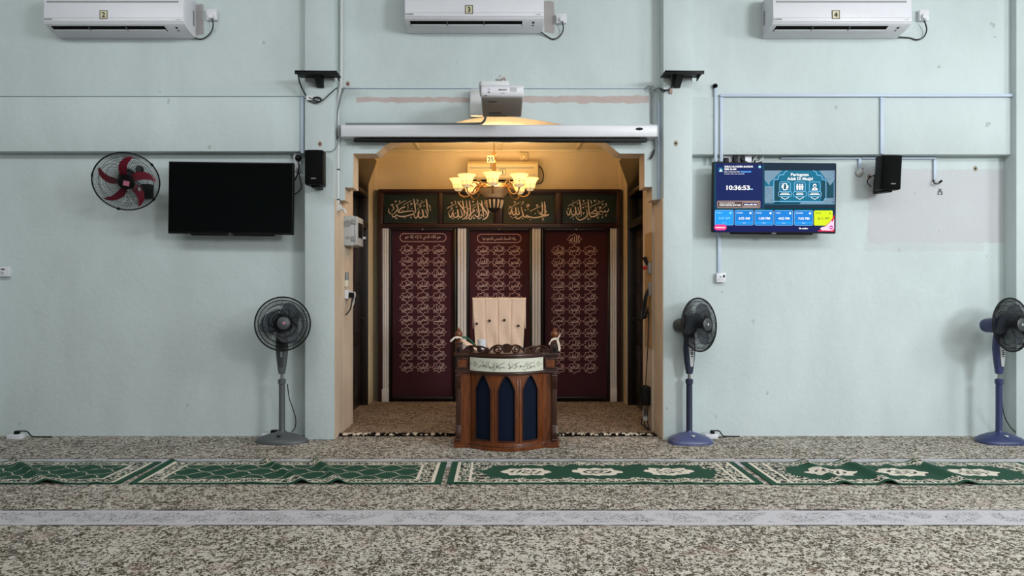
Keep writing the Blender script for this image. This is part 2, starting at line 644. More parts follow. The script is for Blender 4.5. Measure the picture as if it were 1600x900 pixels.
def word_mesh(body, bold=0.0, align='CENTER'):
    c = bpy.data.curves.new('lettering', 'FONT')
    c.body = body
    c.size = 1.0
    c.align_x = align
    c.offset = bold
    c.resolution_u = 3
    o = bpy.data.objects.new('lettering', c)
    COL.objects.link(o)
    dg = bpy.context.evaluated_depsgraph_get()
    me = bpy.data.meshes.new_from_object(o.evaluated_get(dg))
    bpy.data.objects.remove(o)
    bpy.data.curves.remove(c)
    return me


# joined Arabic letter shapes, written out right to left
ARAB = {'ا': (0xFE8D, 2), 'ب': (0xFE8F, 4), 'ت': (0xFE95, 4), 'ث': (0xFE99, 4), 'ج': (0xFE9D, 4), 'ح': (0xFEA1, 4), 'خ': (0xFEA5, 4), 'د': (0xFEA9, 2),
        'ذ': (0xFEAB, 2), 'ر': (0xFEAD, 2), 'ز': (0xFEAF, 2), 'س': (0xFEB1, 4), 'ش': (0xFEB5, 4), 'ص': (0xFEB9, 4), 'ض': (0xFEBD, 4), 'ط': (0xFEC1, 4),
        'ظ': (0xFEC5, 4), 'ع': (0xFEC9, 4), 'غ': (0xFECD, 4), 'ف': (0xFED1, 4), 'ق': (0xFED5, 4), 'ك': (0xFED9, 4), 'ل': (0xFEDD, 4), 'م': (0xFEE1, 4),
        'ن': (0xFEE5, 4), 'ه': (0xFEE9, 4), 'و': (0xFEED, 2), 'ى': (0xFEEF, 2), 'ي': (0xFEF1, 4), 'ؤ': (0xFE85, 2), 'ئ': (0xFE89, 4), 'أ': (0xFE83, 2),
        'إ': (0xFE87, 2), 'آ': (0xFE81, 2), 'ة': (0xFE93, 2), 'ء': (0xFE80, 1)}


def arabic(s):
    out = []
    for i, ch in enumerate(s):
        if ch not in ARAB:
            out.append(ch)
            continue
        base, n = ARAB[ch]
        prev = i > 0 and s[i - 1] in ARAB and ARAB[s[i - 1]][1] == 4
        nxt = i < len(s) - 1 and s[i + 1] in ARAB and ARAB[s[i + 1]][1] >= 2 and n == 4
        if n == 1:
            k = 0
        elif n == 2:
            k = 1 if prev else 0
        else:
            k = 3 if (prev and nxt) else 1 if prev else 2 if nxt else 0
        out.append(chr(base + k))
    return ''.join(out[::-1])

# ------------------------------------------------------------------ the setting
YL, YB, YU, YP, YC = 6.59, 6.49, 6.50, 6.43, 6.56    # lower bays, beam band, upper wall, pillars, centre wall
XL, XR = -9.0, 10.0
NX, NB = 1.505, 8.69                                  # niche half width, niche back wall
JX = 1.462
TOPZ = 4.7
PLX0, PLX1 = X(476, YP), X(527, 6.55)
PRX0, PRX1 = X(1031.8, 6.55), X(1082, YP)
FRX = X(1588, YP)

struct('floor', MB().box(XL, XR, -7, 6.75, -0.1, 0.0), M['carpet'])
struct('floor_niche', MB().box(-1.9, 1.9, 6.75, NB + 0.2, -0.1, 0.004).box(-1.46, 1.462, 6.60, 6.75, 0.0, 0.004), M['carpet_niche'])
struct('ceiling', MB().box(XL, XR, -7, 6.9, TOPZ, TOPZ + 0.1), M['ceilw'])
struct('wall_left', MB().box(XL - 0.1, XL, -7, 6.9, 0, TOPZ), M['mint'])
struct('wall_right', MB().box(XR, XR + 0.1, -7, 6.9, 0, TOPZ), M['mint'])
struct('wall_rear', MB().box(XL, XR, -7.1, -7, 0, TOPZ), M['mint'])

zl, zr, zt = Z(236.5, YB), Z(241.5, YB), Z(151, YB)
struct('wall_front_lower_left', MB().box(XL, PLX0 + 0.02, YL, YL + 0.2, 0, 2.7), M['mint'])
struct('wall_front_lower_right', MB().box(PRX1 - 0.02, XR, YL, YL + 0.2, 0, 2.7), M['mint_right'])
struct('wall_front_upper_left', MB().box(XL, PLX0 + 0.02, YU, YU + 0.2, zt - 0.05, TOPZ), M['mint_left'])
struct('wall_front_upper_right', MB().box(PRX1 - 0.02, XR, YU, YU + 0.2, zt - 0.05, TOPZ), M['mint'])
struct('trim_1', MB().box(XL, PLX0 + 0.02, YB, YB + 0.15, zl, zt), M['mint'], bevel=0.006)
struct('trim_2', MB().box(PRX1 - 0.02, XR, YB, YB + 0.15, zr, zt - 0.003), M['mint'], bevel=0.006)
# thin open joints along the top of the two beams
struct('trim_3', MB().box(XL, PLX0, YB - 0.004, YB + 0.02, zt - 0.001, zt + 0.005), mat('joint line', '#8d9aa2', 0.8))
struct('pillar_left', MB().box(PLX0, PLX1, YP, 6.80, 0, TOPZ), [M['mint']], bevel=0.008)
struct('pillar_right', MB().box(PRX0, PRX1, YP, 6.80, 0, TOPZ), [M['mint']], bevel=0.008)
struct('trim_6', MB().box(PLX1, PLX1 + 0.004, YP + 0.004, 6.80, 0, Z(313, YC)), M['jamb'])
struct('trim_7', MB().box(PRX0 - 0.004, PRX0, YP + 0.004, 6.80, 0, Z(312, YC)), M['jamb'])
struct('pillar_far_right', MB().box(FRX, FRX + 0.30, YP, 6.80, 0, TOPZ), [M['mint']], bevel=0.008)
struct('pillar_far_left', MB().box(X(-34, YP) - 0.3, X(-34, YP), YP, 6.80, 0, TOPZ), [M['mint']], bevel=0.008)

# header wall over the niche with its stepped corbels and pointed crown
arch_l = [(525, 313), (539, 313), (539, 293), (552, 293), (552, 240), (587, 240), (591, 237), (599, 229), (612, 222), (640, 213),
          (672, 203), (705, 193), (735, 186), (760, 182.5), (780, 181)]
arch_r = [(800, 182.5), (820, 185), (850, 189.5), (880, 195), (912, 206), (944, 221), (956, 230), (964, 237), (969, 240), (1007, 240), (1007, 292), (1019, 292),
          (1019, 312), (1032, 312)]
poly = [(X(a, YC), Z(b, YC)) for a, b in arch_l + arch_r]
poly = [(PLX1 - 0.02, poly[0][1])] + poly + [(PRX0 + 0.02, poly[-1][1]), (PRX0 + 0.02, TOPZ), (PLX1 - 0.02, TOPZ)]
struct('wall_front_centre', MB().prism(poly, YC, YC + 0.24, 0, side=1), [M['mint_centre'], M['jamb']], smooth=False)

# niche shell: jambs, side walls with door openings, back wall, ceiling
D0, D1, DZ = 7.23, 8.39, 2.86
nw = MB()
for s in (-1, 1):
    a, b = sorted((s * JX, s * (JX + 0.3)))
    nw.box(a, b, 6.80, D0, 0, 3.3)
struct('wall_niche_jamb', nw, M['jamb'])
nl = MB()
nl.box(-NX - 0.3, -NX, D1, NB + 0.1, 0, 3.3).box(-NX - 0.3, -NX, D0, D1, DZ, 3.3)
struct('wall_niche_left', nl, M['cream'])
nr = MB()
nr.box(NX, NX + 0.3, D1, NB + 0.1, 0, 3.3).box(NX, NX + 0.3, D0, D1, DZ, 3.3)
struct('wall_niche_right', nr, M['cream'])
struct('wall_niche_back', MB().box(-NX - 0.3, NX + 0.3, NB, NB + 0.1, 0, 3.3), M['cream'])
nc = MB().box(-NX - 0.3, NX + 0.3, 6.78, NB + 0.1, 3.04, 3.14)
struct('ceiling_niche', nc, M['ceiln'])
bt = MB()
for x in (-0.95, 0.03, 0.95):
    bt.box(x - 0.02, x + 0.02, 6.81, NB - 0.03, 3.028, 3.04)
bt.box(-NX, NX, NB - 0.03, NB, 3.015, 3.04)
struct('trim_4', bt, M['ceiln'], bevel=0.004)
cp = MB()
for s in (-1, 1):
    a, b = sorted((s * (NX - 0.045), s * NX))
    cp.box(a, b, NB - 0.02, NB, 0, 3.03)
struct('trim_5', cp, M['cream'], bevel=0.004)

# doors in the niche side walls: leaf with panels, transom rail and an open hopper window above
for s, n in ((-1, 'door_1'), (1, 'door_2')):
    d = bpy.data.objects.new(n, None)
    COL.objects.link(d)
    d['kind'] = 'structure'
    xx = s * (NX + 0.09)

    def sb(mb, x0, x1, *r):
        a, b = sorted((s * x0, s * x1))
        return mb.box(a, b, *r)
    fr = MB()
    for (y0, y1) in ((D0, D0 + 0.06), (D1 - 0.06, D1)):
        sb(fr, NX + 0.01, NX + 0.14, y0, y1, 0, DZ)
    sb(fr, NX + 0.01, NX + 0.14, D0, D1, 2.05, 2.13)
    sb(fr, NX + 0.01, NX + 0.14, D0, D1, DZ - 0.06, DZ)
    sb(fr, NX + 0.01, NX + 0.14, D0, D1, 2.42, 2.47)
    fr.build('door_frame', M['doorwood'], d, bevel=0.004)
    lf = MB()
    sb(lf, NX + 0.09, NX + 0.13, D0 + 0.06, D1 - 0.06, 0.01, 2.05)
    for (z0, z1) in ((0.15, 0.72), (0.86, 1.30), (1.42, 1.92)):
        for (y0, y1) in ((D0 + 0.16, D0 + 0.52), (D0 + 0.62, D1 - 0.16)):
            sb(lf, NX + 0.075, NX + 0.09, y0, y1, z0, z1)
    lf.build('door_leaf', M['doorwood'], d, bevel=0.006)
    sb(MB(), NX + 0.10, NX + 0.12, D0 + 0.06, D1 - 0.06, 2.13, 2.42).build('transom_pane', M['gloss'], d)
    hd = MB().tube([(s * (NX + 0.09), D1 - 0.14, 1.02), (s * (NX + 0.035), D1 - 0.14, 1.02), (s * (NX + 0.03), D1 - 0.26, 1.02)], 0.009)
    hd.build('door_handle', M['bronze'], d)
    hp = MB()
    q = [(NX + 0.03, 2.47), (NX - 0.10, 2.84), (NX - 0.075, 2.85), (NX + 0.055, 2.48)]
    hp.prism([(s * a, b) for a, b in q], D0 + 0.06, D1 - 0.07)
    hp.build('hopper_window', M['doorwood'], d, bevel=0.004)
    sb(MB(), NX + 0.14, NX + 0.2, D0, D1, 0, DZ).build('door_backing', M['soft'], d)


# ------------------------------------------------------------------ framed screen at the back of the niche
YF = 8.60
fr = thing('panel_frame', (0, YF, 0), 'dark mahogany timber frame across the niche back wall around the banners', 'frame')
zt0, zt1, zt2, zt3 = Z(296, YF), Z(302, YF), Z(350, YF), Z(357, YF)
xs = [X(p, YF) for p in (592, 598.5, 686, 691, 773.5, 784.5, 868, 876.5, 963.5, 970)]
for (a, b) in ((xs[0], xs[1]), (xs[8], xs[9])):
    MB().box(a, b, YF - 0.03, NB, 0.004, zt0).build('post', M['mahog'], fr, bevel=0.004)
MB().box(xs[0], xs[9], YF - 0.035, NB, zt1, zt0).build('top_rail', M['mahog'], fr, bevel=0.005)
MB().box(xs[0], xs[9], YF - 0.035, NB, zt3, zt2).build('middle_rail', M['mahog'], fr, bevel=0.005)
for i in (2, 4, 6):
    MB().box(xs[i], xs[i + 1], YF - 0.03, NB, zt2, zt1).build('mullion', M['mahog'], fr, bevel=0.004)
struct('wall_niche_panel', MB().box(xs[0] + 0.01, xs[9] - 0.01, YF + 0.06, NB, 0.0, zt0 - 0.01), M['soft'])
for (a, b) in ((X(584.5, YF), xs[0]), (xs[9], X(977, YF))):
    MB().box(a, b, YF + 0.02, NB, 0.004, Z(296.5, YF)).build('filler_board', M['olive'], fr, bevel=0.003)


def brush(parent, name, strokes, ox, oy, scale, Y, material, wk=1.0):
    mb = MB()
    e = 0
    for st in strokes:
        w, tp, pts = st
        e += 1
        mb.ribbon(pts, w * wk, lambda a, b, e=e: P(ox + a / scale, oy + b / scale, Y - 0.00004 * e), 0, tp)
    return mb.build(name, material, parent, smooth=False)


R, L2, B2, N2 = (0.5, 1), (1, 0.35), (0.4, 0.4), (1, 1)


def tick(x, y, k=1.0):
    return [(18 * k, B2, [(x - 18 * k, y - 22 * k), (x, y), (x + 3 * k, y + 30 * k)]), (14 * k, B2, [(x, y + 8 * k), (x + 16 * k, y - 16 * k), (x + 34 * k, y - 12 * k)])]


def dot(x, y, k=1.0):
    return [(26 * k, N2, [(x - 13 * k, y - 2), (x + 13 * k, y + 2)])]


akbar = [
    (34, (0.45, 0.4), [(1135, 235), (1150, 310), (1163, 430), (1190, 575)]),
    (30, (0.4, 1), [(1118, 485), (1140, 550), (1168, 610), (1150, 665), (1105, 660), (1075, 615), (1055, 550), (1045, 480)]),
    (30, (1, 0.5), [(1045, 480), (1068, 560), (1062, 640), (1010, 685), (965, 655), (962, 590), (985, 540)]),
    (30, (0.5, 0.5), [(985, 490), (955, 540), (945, 620), (905, 685), (870, 660), (855, 600)]),
    (32, (0.45, 0.35), [(848, 235), (862, 320), (880, 430), (895, 570)]),
    (13, (0.5, 0.5), [(915, 500), (960, 455), (1005, 425), (1020, 400), (995, 385), (985, 405), (1005, 425)]),
    (30, (1, 0.4), [(650, 425), (620, 430), (560, 450), (505, 505), (485, 545), (540, 552), (640, 535), (760, 520), (840, 528), (862, 565)]),
    (30, (0.5, 0.8), [(862, 565), (840, 590), (720, 625), (600, 648), (500, 640), (435, 605)]),
    (28, (0.8, 0.6), [(435, 605), (410, 650), (365, 658), (335, 610)]),
    (26, (0.4, 0.5), [(335, 610), (400, 565), (455, 505), (470, 450), (440, 385), (415, 370)]),
    (24, (0.3, 0.7), [(268, 450), (260, 520), (285, 575), (330, 590)]),
    (20, (0.4, 0.4), [(320, 530), (365, 490), (385, 450), (360, 420), (375, 395)]),
    (22, B2, [(300, 372), (330, 375), (355, 360), (345, 385), (325, 395)]),
    (14, B2, [(470, 400), (475, 370), (570, 320), (675, 262)]),
    (14, B2, [(585, 390), (680, 335), (805, 270)]),
    (14, B2, [(920, 395), (1010, 345), (1110, 290)]),
    (16, B2, [(860, 405), (905, 355), (940, 310), (945, 265), (920, 258), (930, 285)]),
    (22, B2, [(770, 352), (800, 335), (780, 370), (825, 352)]),
    (18, B2, [(1200, 370), (1225, 410), (1240, 470)]),
    (16, B2, [(700, 370), (715, 420), (708, 490)]), (16, B2, [(730, 365), (700, 400)]),
] + tick(420, 300) + dot(515, 295, 1.2) + dot(440, 695, 1.3) + dot(635, 680, .9) + dot(1235, 495, 1.1) + dot(1090, 400, 1.1) + dot(800, 465, .9) + tick(780, 675, .9) + dot(590, 505, .9) + dot(1030, 285, .8) + dot(1008, 582, .7)

tahlil = [
    (40, (0.4, 0.35), [(375, 290), (440, 390), (530, 510), (590, 600)]),
    (34, (0.45, 0.4), [(487, 270), (505, 360), (520, 480), (535, 650)]),
    (34, (0.45, 0.5), [(575, 270), (590, 380), (610, 520), (600, 620), (545, 690), (480, 710)]),
    (34, (0.45, 0.4), [(650, 270), (665, 380), (675, 520), (690, 660)]),
    (34, (0.45, 0.6), [(840, 270), (855, 400), (878, 560), (865, 650), (820, 655), (780, 600)]),
    (38, (0.4, 0.35), [(885, 330), (960, 430), (1040, 540), (1075, 600)]),
    (34, (0.45, 0.4), [(935, 270), (950, 380), (970, 520), (985, 670)]),
    (34, (0.45, 0.4), [(1060, 300), (1075, 400), (1095, 540), (1075, 640), (1010, 705), (950, 715)]),
    (28, (0.5, 0.4), [(780, 600), (730, 640), (680, 715), (645, 690), (650, 620), (700, 570), (760, 530), (770, 500), (740, 490), (735, 520), (760, 545)]),
    (30, (0.4, 1), [(440, 470), (470, 560), (488, 630), (455, 668), (410, 650), (385, 580), (372, 480)]),
    (30, (1, 0.6), [(372, 480), (390, 570), (370, 650), (320, 672), (285, 640), (275, 560)]),
    (28, (0.5, 0.4), [(285, 500), (255, 560), (235, 650), (205, 670), (180, 620), (165, 560)]),
    (16, B2, [(155, 550), (215, 500), (255, 470), (240, 440), (215, 455), (235, 490)]),
    (16, B2, [(150, 475), (145, 445), (240, 395), (370, 350)]),
    (14, B2, [(705, 410), (760, 380), (830, 348)]), (14, B2, [(712, 470), (765, 440), (825, 405)]),
    (14, B2, [(995, 410), (1045, 405)]), (14, B2, [(1060, 410), (1085, 400)]),
    (20, B2, [(325, 430), (350, 415), (350, 440), (375, 405)]),
    (18, B2, [(1110, 400), (1130, 450), (1135, 530)]), (18, B2, [(815, 470), (835, 520), (835, 570)]),
    (20, B2, [(910, 620), (940, 605), (920, 640), (960, 625)]), (20, B2, [(840, 712), (890, 690), (940, 675)]),
    (20, B2, [(740, 680), (765, 665), (745, 700), (790, 690)]), (16, B2, [(555, 715), (600, 695), (640, 680)]),
    (16, B2, [(310, 275), (322, 310), (322, 345)]),
] + tick(235, 335) + tick(735, 305) + dot(445, 300, .9) + dot(555, 430, .9) + dot(640, 470, .9) + dot(325, 577, .9) + dot(265, 700, 1) + dot(395, 705, 1) + dot(1012, 345, 1) + dot(920, 505, 1) + dot(1130, 540, .9) + dot(1025, 605, .9)

hamd = [
    (34, (0.45, 0.5), [(1060, 295), (1072, 400), (1075, 540), (1078, 670)]),
    (34, (0.45, 0.4), [(1000, 305), (1012, 400), (1015, 500), (1000, 545)]),
    (36, (0.3, 1), [(930, 575), (985, 545), (1010, 555), (940, 575), (1010, 605), (1085, 620), (1165, 605)]),
    (32, (0.5, 1), [(1165, 610), (1120, 630), (1060, 625), (980, 655), (860, 675), (760, 670), (680, 645)]),
    (30, (1, 0.5), [(680, 690), (650, 620), (620, 665), (580, 650), (555, 590), (530, 500), (515, 420)]),
    (28, (0.5, 0.4), [(560, 620), (500, 670), (440, 700), (395, 680), (385, 640)]),
    (14, B2, [(300, 690), (350, 670), (420, 640)]),
    (30, (0.4, 1), [(440, 430), (455, 520), (470, 580), (435, 605), (405, 580), (390, 510), (380, 435)]),
    (30, (1, 0.6), [(380, 435), (395, 520), (385, 590), (345, 610), (310, 580), (305, 510)]),
    (28, (0.5, 0.4), [(310, 440), (285, 510), (262, 590), (235, 585), (225, 530)]),
    (14, B2, [(210, 490), (250, 450), (275, 430), (255, 415), (240, 435), (260, 455)]),
    (14, B2, [(245, 450), (340, 395), (430, 345), (520, 305)]),
    (16, B2, [(510, 385), (545, 350), (570, 315), (555, 300), (550, 320)]),
    (26, B2, [(630, 380), (670, 375), (700, 375), (685, 405), (655, 425), (635, 405)]),
    (14, B2, [(745, 550), (735, 520), (830, 475), (920, 430), (1030, 395)]),
    (13, B2, [(1050, 425), (1105, 408)]),
    (18, B2, [(910, 495), (905, 540), (930, 545)]), (18, B2, [(1105, 500), (1100, 545), (1120, 555)]),
    (18, B2, [(1010, 680), (1040, 685), (1010, 720), (1035, 735), (1060, 725)]),
    (22, N2, [(68, 455), (66, 540)]),
] + tick(360, 320, 1.1) + tick(885, 395, 1.1) + tick(605, 500, .8) + dot(675, 480, 1) + dot(850, 580, 1) + dot(545, 700, 1) + dot(735, 725, .9) + dot(275, 655, .9) + dot(345, 545, .8) + dot(70, 560, .8)

subhan = [
    (32, (0.45, 0.4), [(530, 250), (545, 350), (560, 480), (575, 650)]),
    (32, (0.45, 1), [(733, 250), (740, 360), (750, 500), (775, 620), (820, 660)]),
    (32, (1, 0.5), [(820, 660), (900, 640), (975, 600), (1025, 590), (960, 588), (860, 580), (780, 575)]),
    (26, (0.4, 0.4), [(780, 575), (840, 545), (885, 505), (920, 470), (905, 420)]),
    (28, (0.5, 0.7), [(905, 480), (930, 535), (990, 545), (1040, 510)]),
    (26, (0.6, 0.5), [(1040, 505), (1070, 545), (1110, 540), (1125, 500)]),
    (26, (0.6, 0.4), [(1125, 500), (1150, 540), (1195, 530), (1218, 460)]),
    (30, (0.4, 0.4), [(680, 480), (712, 560), (705, 630), (640, 695), (540, 730), (470, 690), (440, 610)]),
    (30, (0.4, 1), [(490, 430), (515, 510), (530, 570), (500, 605), (465, 580), (445, 500), (430, 420)]),
    (30, (1, 0.6), [(430, 420), (445, 520), (430, 590), (385, 612), (345, 585), (335, 500)]),
    (26, (0.5, 0.4), [(350, 440), (315, 510), (295, 600), (265, 610), (240, 560), (235, 510)]),
    (14, B2, [(255, 415), (300, 385), (400, 330), (510, 270)]),
    (13, B2, [(575, 385), (640, 350), (705, 320)]),
    (14, B2, [(810, 465), (800, 425), (900, 375), (1010, 325), (1110, 272)]),
    (24, B2, [(965, 430), (1000, 430), (1030, 430), (1020, 460), (985, 480)]),
    (14, B2, [(1065, 470), (1115, 425), (1155, 385), (1145, 345), (1165, 355), (1180, 385)]),
    (18, B2, [(370, 260), (392, 320)]), (18, B2, [(780, 255), (805, 300), (818, 365)]),
    (14, B2, [(310, 685), (360, 660), (415, 632)]),
    (18, B2, [(725, 655), (735, 690), (720, 712), (760, 715), (800, 690)]),
    (18, B2, [(680, 375), (680, 420), (700, 425)]),
    (34, N2, [(600, 440), (640, 440)]),
    (20, B2, [(475, 350), (490, 335), (485, 360)]),
] + tick(625, 285) + tick(885, 285, 1.1) + tick(375, 400, .8) + tick(265, 470, .9) + tick(1070, 365) + tick(625, 575) + tick(960, 680) + tick(1150, 625) + dot(985, 290, 1) + dot(1072, 670, 1.3) + dot(1068, 605, .8) + dot(385, 530, .9) + dot(390, 710, .9) + dot(520, 660, .9)

panels = [('akbar', akbar, 590, (1, 2), 'green calligraphy panel above the banner farthest from the plug-in charger'),
          ('tahlil', tahlil, 690, (3, 4), ''), ('hamd', hamd, 780, (5, 6), ''), ('subhan', subhan, 870, (7, 8), '')]
plabels = ['green calligraphy board with wide sweeping script, leftmost of the four in the timber frame',
           'green calligraphy board with many tall upright strokes, left of the chandelier tip',
           'green calligraphy board warmly lit, just right of the chandelier tip',
           'green calligraphy board with oval script, rightmost of the four in the timber frame']
for (nm, strokes, ox, (i, j), _), lab in zip(panels, plabels):
    t = thing('calligraphy_board', ((xs[i] + xs[j]) / 2, YF, zt2), lab, 'sign', 'green calligraphy boards in the timber frame')
    MB().box(xs[i], xs[j], YF + 0.01, YF + 0.05, zt2, zt1).build('board', M['green'], t)
    bd = MB()
    w = 0.014
    bd.box(xs[i], xs[i] + w, YF - 0.012, YF + 0.01, zt2, zt1).box(xs[j] - w, xs[j], YF - 0.012, YF + 0.01, zt2, zt1)
    bd.box(xs[i] + w, xs[j] - w, YF - 0.012, YF + 0.01, zt2, zt2 + w).box(xs[i] + w, xs[j] - w, YF - 0.012, YF + 0.01, zt1 - w, zt1)
    bd.build('border_bead', M['wooddark'], t, bevel=0.003)
    brush(t, 'lettering', strokes, ox, 295, 15, YF + 0.007, M['gold'], 0.92)

# three maroon banners
NAMES_R = ['الرحمن الرحيم الملك', 'المتكبر الخالق البارئ', 'العليم القابض الباسط', 'الحكم العدل اللطيف', 'الكبير الحفيظ المقيت', 'الحكيم الودود المجيد',
           'الولي الحميد المحصي', 'الواجد الماجد الواحد', 'الأول الآخر الظاهر', 'العفو الرؤوف مالك', 'الضار النافع النور']
NAMES_M = ['القدوس السلام المؤمن', 'المصور الغفار القهار', 'الخافض الرافع المعز', 'الخبير الحليم العظيم', 'الحسيب الجليل الكريم', 'الباعث الشهيد الحق',
           'المبدئ المعيد المحيي', 'الأحد الصمد القادر', 'الباطن الوالي المتعالي', 'الجلال المقسط الجامع', 'الهادي البديع الباقي']
NAMES_L = ['المهيمن العزيز الجبار', 'الوهاب الرزاق الفتاح', 'المذل السميع البصير', 'الغفور الشكور العلي', 'الرقيب المجيب الواسع', 'الوكيل القوي المتين',
           'المميت الحي القيوم', 'المقتدر المقدم المؤخر', 'البر التواب المنتقم', 'الغني المغني المانع', 'الوارث الرشيد الصبور']


def star_path(cx, cz, rx, rz):
    pts = []
    for i in range(16):
        a = 2 * pi * i / 16 + pi / 2
        r = 1.0 if i % 2 == 0 else 0.765
        k = 1.0 if i % 4 == 0 else 0.96
        pts.append((cx + rx * r * k * cos(a), cz + rz * r * k * sin(a)))
    return pts


def banner(frame_px, cloth_px, cols, row0, names, cartouche, top_star, label):
    Yb = YF + 0.03
    x0, x1 = X(frame_px[0], Yb), X(frame_px[1], Yb)
    c0, c1 = X(cloth_px[0], Yb), X(cloth_px[1], Yb)
    zb, ztop = Z(626, Yb), Z(357.5, Yb)
    cb, ct = Z(619, Yb), Z(360.5, Yb)
    t = thing('framed_banner', ((x0 + x1) / 2, Yb, 0), label, 'banner', 'maroon banners in the niche')
    mb = MB()
    mb.box(x0, c0, YF - 0.025, YF + 0.05, zb, ztop).box(c1, x1, YF - 0.025, YF + 0.05, zb, ztop)
    mb.box(c0, c1, YF - 0.025, YF + 0.05, zb, cb).box(c0, c1, YF - 0.025, YF + 0.05, ct, ztop)
    mb.build('banner_frame', M['doorwood'], t, bevel=0.005)
    cl = MB().box(c0, c1, YF + 0.012, YF + 0.05, cb, ct).build('cloth', M['maroon'], t)
    hk = MB().ball(((c0 + c1) / 2, YF - 0.03, Z(359, YF)), 0.012)
    hk.build('hook', M['chrome'], t)
    Yt = YF + 0.0085
    st = MB()
    k = Yt / F
    fn = lambda a, b: (a, Yt, b)
    dx, dz, lw = 12.35 * k, 9.15 * k, 1.25 * k

    def starring(px, py):
        p = star_path(X(px, Yt), Z(py, Yt), dx, dz)
        n = len(p)
        vs, fs = [], []
        cx, cz = X(px, Yt), Z(py, Yt)
        for (a, b) in p:
            l = sqrt((a - cx) ** 2 + (b - cz) ** 2)
            f = (l - lw) / l
            vs.append((a, Yt, b))
            vs.append((cx + (a - cx) * f, Yt, cz + (b - cz) * f))
        for i in range(n):
            j = (i + 1) % n
            fs.append((2 * i, 2 * i + 1, 2 * j + 1, 2 * j))
        st.add(vs, fs)
    cells = []
    if top_star:
        starring(cols[1], row0 - 18.3)
        cells.append((cols[1], row0 - 18.3, 'الله'))
    for r in range(11):
        w3 = names[r].split(' ')
        for c in range(3):
            starring(cols[2 - c], row0 + 18.3 * r)
            cells.append((cols[2 - c], row0 + 18.3 * r, w3[c]))
    if cartouche:
        a0, a1, b0, b1 = cartouche[:4]
        rr = (b1 - b0) / 2
        pts = []
        for i in range(13):
            a = pi / 2 + pi * i / 12
            pts.append((a0 + rr + rr * cos(a), (b0 + b1) / 2 - rr * sin(a)))
        for i in range(13):
            a = -pi / 2 + pi * i / 12
            pts.append((a1 - rr + rr * cos(a), (b0 + b1) / 2 - rr * sin(a)))
        pts.append(pts[0])
        st.ribbon([(X(a, Yt), Z(b, Yt)) for a, b in pts], 1.3 * k, fn, smooth=False)
    st.build('star_border', M['star'], cl, smooth=False)
    # all the names of one banner are one printed part
    lt = MB()
    for (px, py, s) in cells:
        me = word_mesh(arabic(s), 0.012)
        vx = [v.co.x for v in me.vertices]
        vy = [v.co.y for v in me.vertices]
        wd, hd = max(vx) - min(vx), max(vy) - min(vy)
        kk = min(14.0 / wd, 9.6 / hd) * k
        kz = 9.4 / hd * k
        cx, cy = (max(vx) + min(vx)) / 2, (max(vy) + min(vy)) / 2
        lt.add([(X(px, Yt) + (v.co.x - cx) * min(kk * 1.25, 13.5 * k / wd), Yt - 0.0006, Z(py, Yt) + (v.co.y - cy) * kz) for v in me.vertices],
               [tuple(p.vertices) for p in me.polygons])
        bpy.data.meshes.remove(me)
    if cartouche:
        a0, a1, b0, b1, s = cartouche
        me = word_mesh(arabic(s), 0.012)
        vx = [v.co.x for v in me.vertices]
        vy = [v.co.y for v in me.vertices]
        kx = (a1 - a0 - 16) * k / (max(vx) - min(vx))
        kz = 7.5 * k / (max(vy) - min(vy))
        cx, cy = (max(vx) + min(vx)) / 2, (max(vy) + min(vy)) / 2
        lt.add([(X((a0 + a1) / 2, Yt) + (v.co.x - cx) * kx, Yt - 0.0006, Z((b0 + b1) / 2, Yt) + (v.co.y - cy) * kz) for v in me.vertices],
               [tuple(p.vertices) for p in me.polygons])
        bpy.data.meshes.remove(me)
    lt.build('lettering', M['name'], cl, smooth=False)
    return t


banner((608.8, 713), (614, 708), (636.1, 661, 685.9), 390.6, NAMES_L, (625, 697, 365, 377.5, 'هو الله الذي لا إله إلا هو'), False,
       'maroon banner of starred names with pill-shaped heading, fully visible beside the pulpit')
banner((730.2, 829.8), (734, 826.5), (754.7, 779.3, 804), 391.6, NAMES_M, (746, 814, 366, 379, 'ولله الأسماء الحسنى فادعوه بها'), False,
       'maroon banner of starred names behind the chair draped with a peach towel')
banner((846.3, 951.8), (851, 948), (873, 897.5, 922.3), 392, NAMES_R, None, True,
       'maroon banner of starred names headed by one single star')

# fluted white strips between the banners
pil_labels = ['fluted white strip at the outer side of the pill-headed banner, beside the frame post', 'fluted white strip between the pill-headed banner and the chair',
              'fluted white strip between the chair and the single-star banner', 'fluted white strip at the outer side of the single-star banner']
for (a, b), lab in zip(((596.5, 608), (714.5, 729), (831, 845), (953, 963.5)), pil_labels):
    x0, x1 = X(a, YF), X(b, YF)
    n = 3
    mb = MB()
    pts = [(x0, YF + 0.05)]
    for i in range(n):
        u0 = x0 + (x1 - x0) * i / n
        u1 = x0 + (x1 - x0) * (i + 1) / n
        d = u1 - u0
        pts += [(u0 + d * 0.08, YF - 0.016), (u0 + d * 0.2, YF - 0.022), (u0 + d * 0.8, YF - 0.022), (u0 + d * 0.92, YF - 0.016), (u1 - d * 0.001, YF - 0.004)]
    pts.append((x1, YF + 0.05))
    mb.prof_z(pts, 0.16, zt3)
    o = mb.build('fluted_strip', M['pil'])
    tag(o, lab, 'trim strip', 'white fluted strips between the banners')
    pb = MB().box(x0, x1, YF - 0.03, YF + 0.05, 0.004, 0.16)
    pb.build('foot_block', M['pil'], o, bevel=0.004)


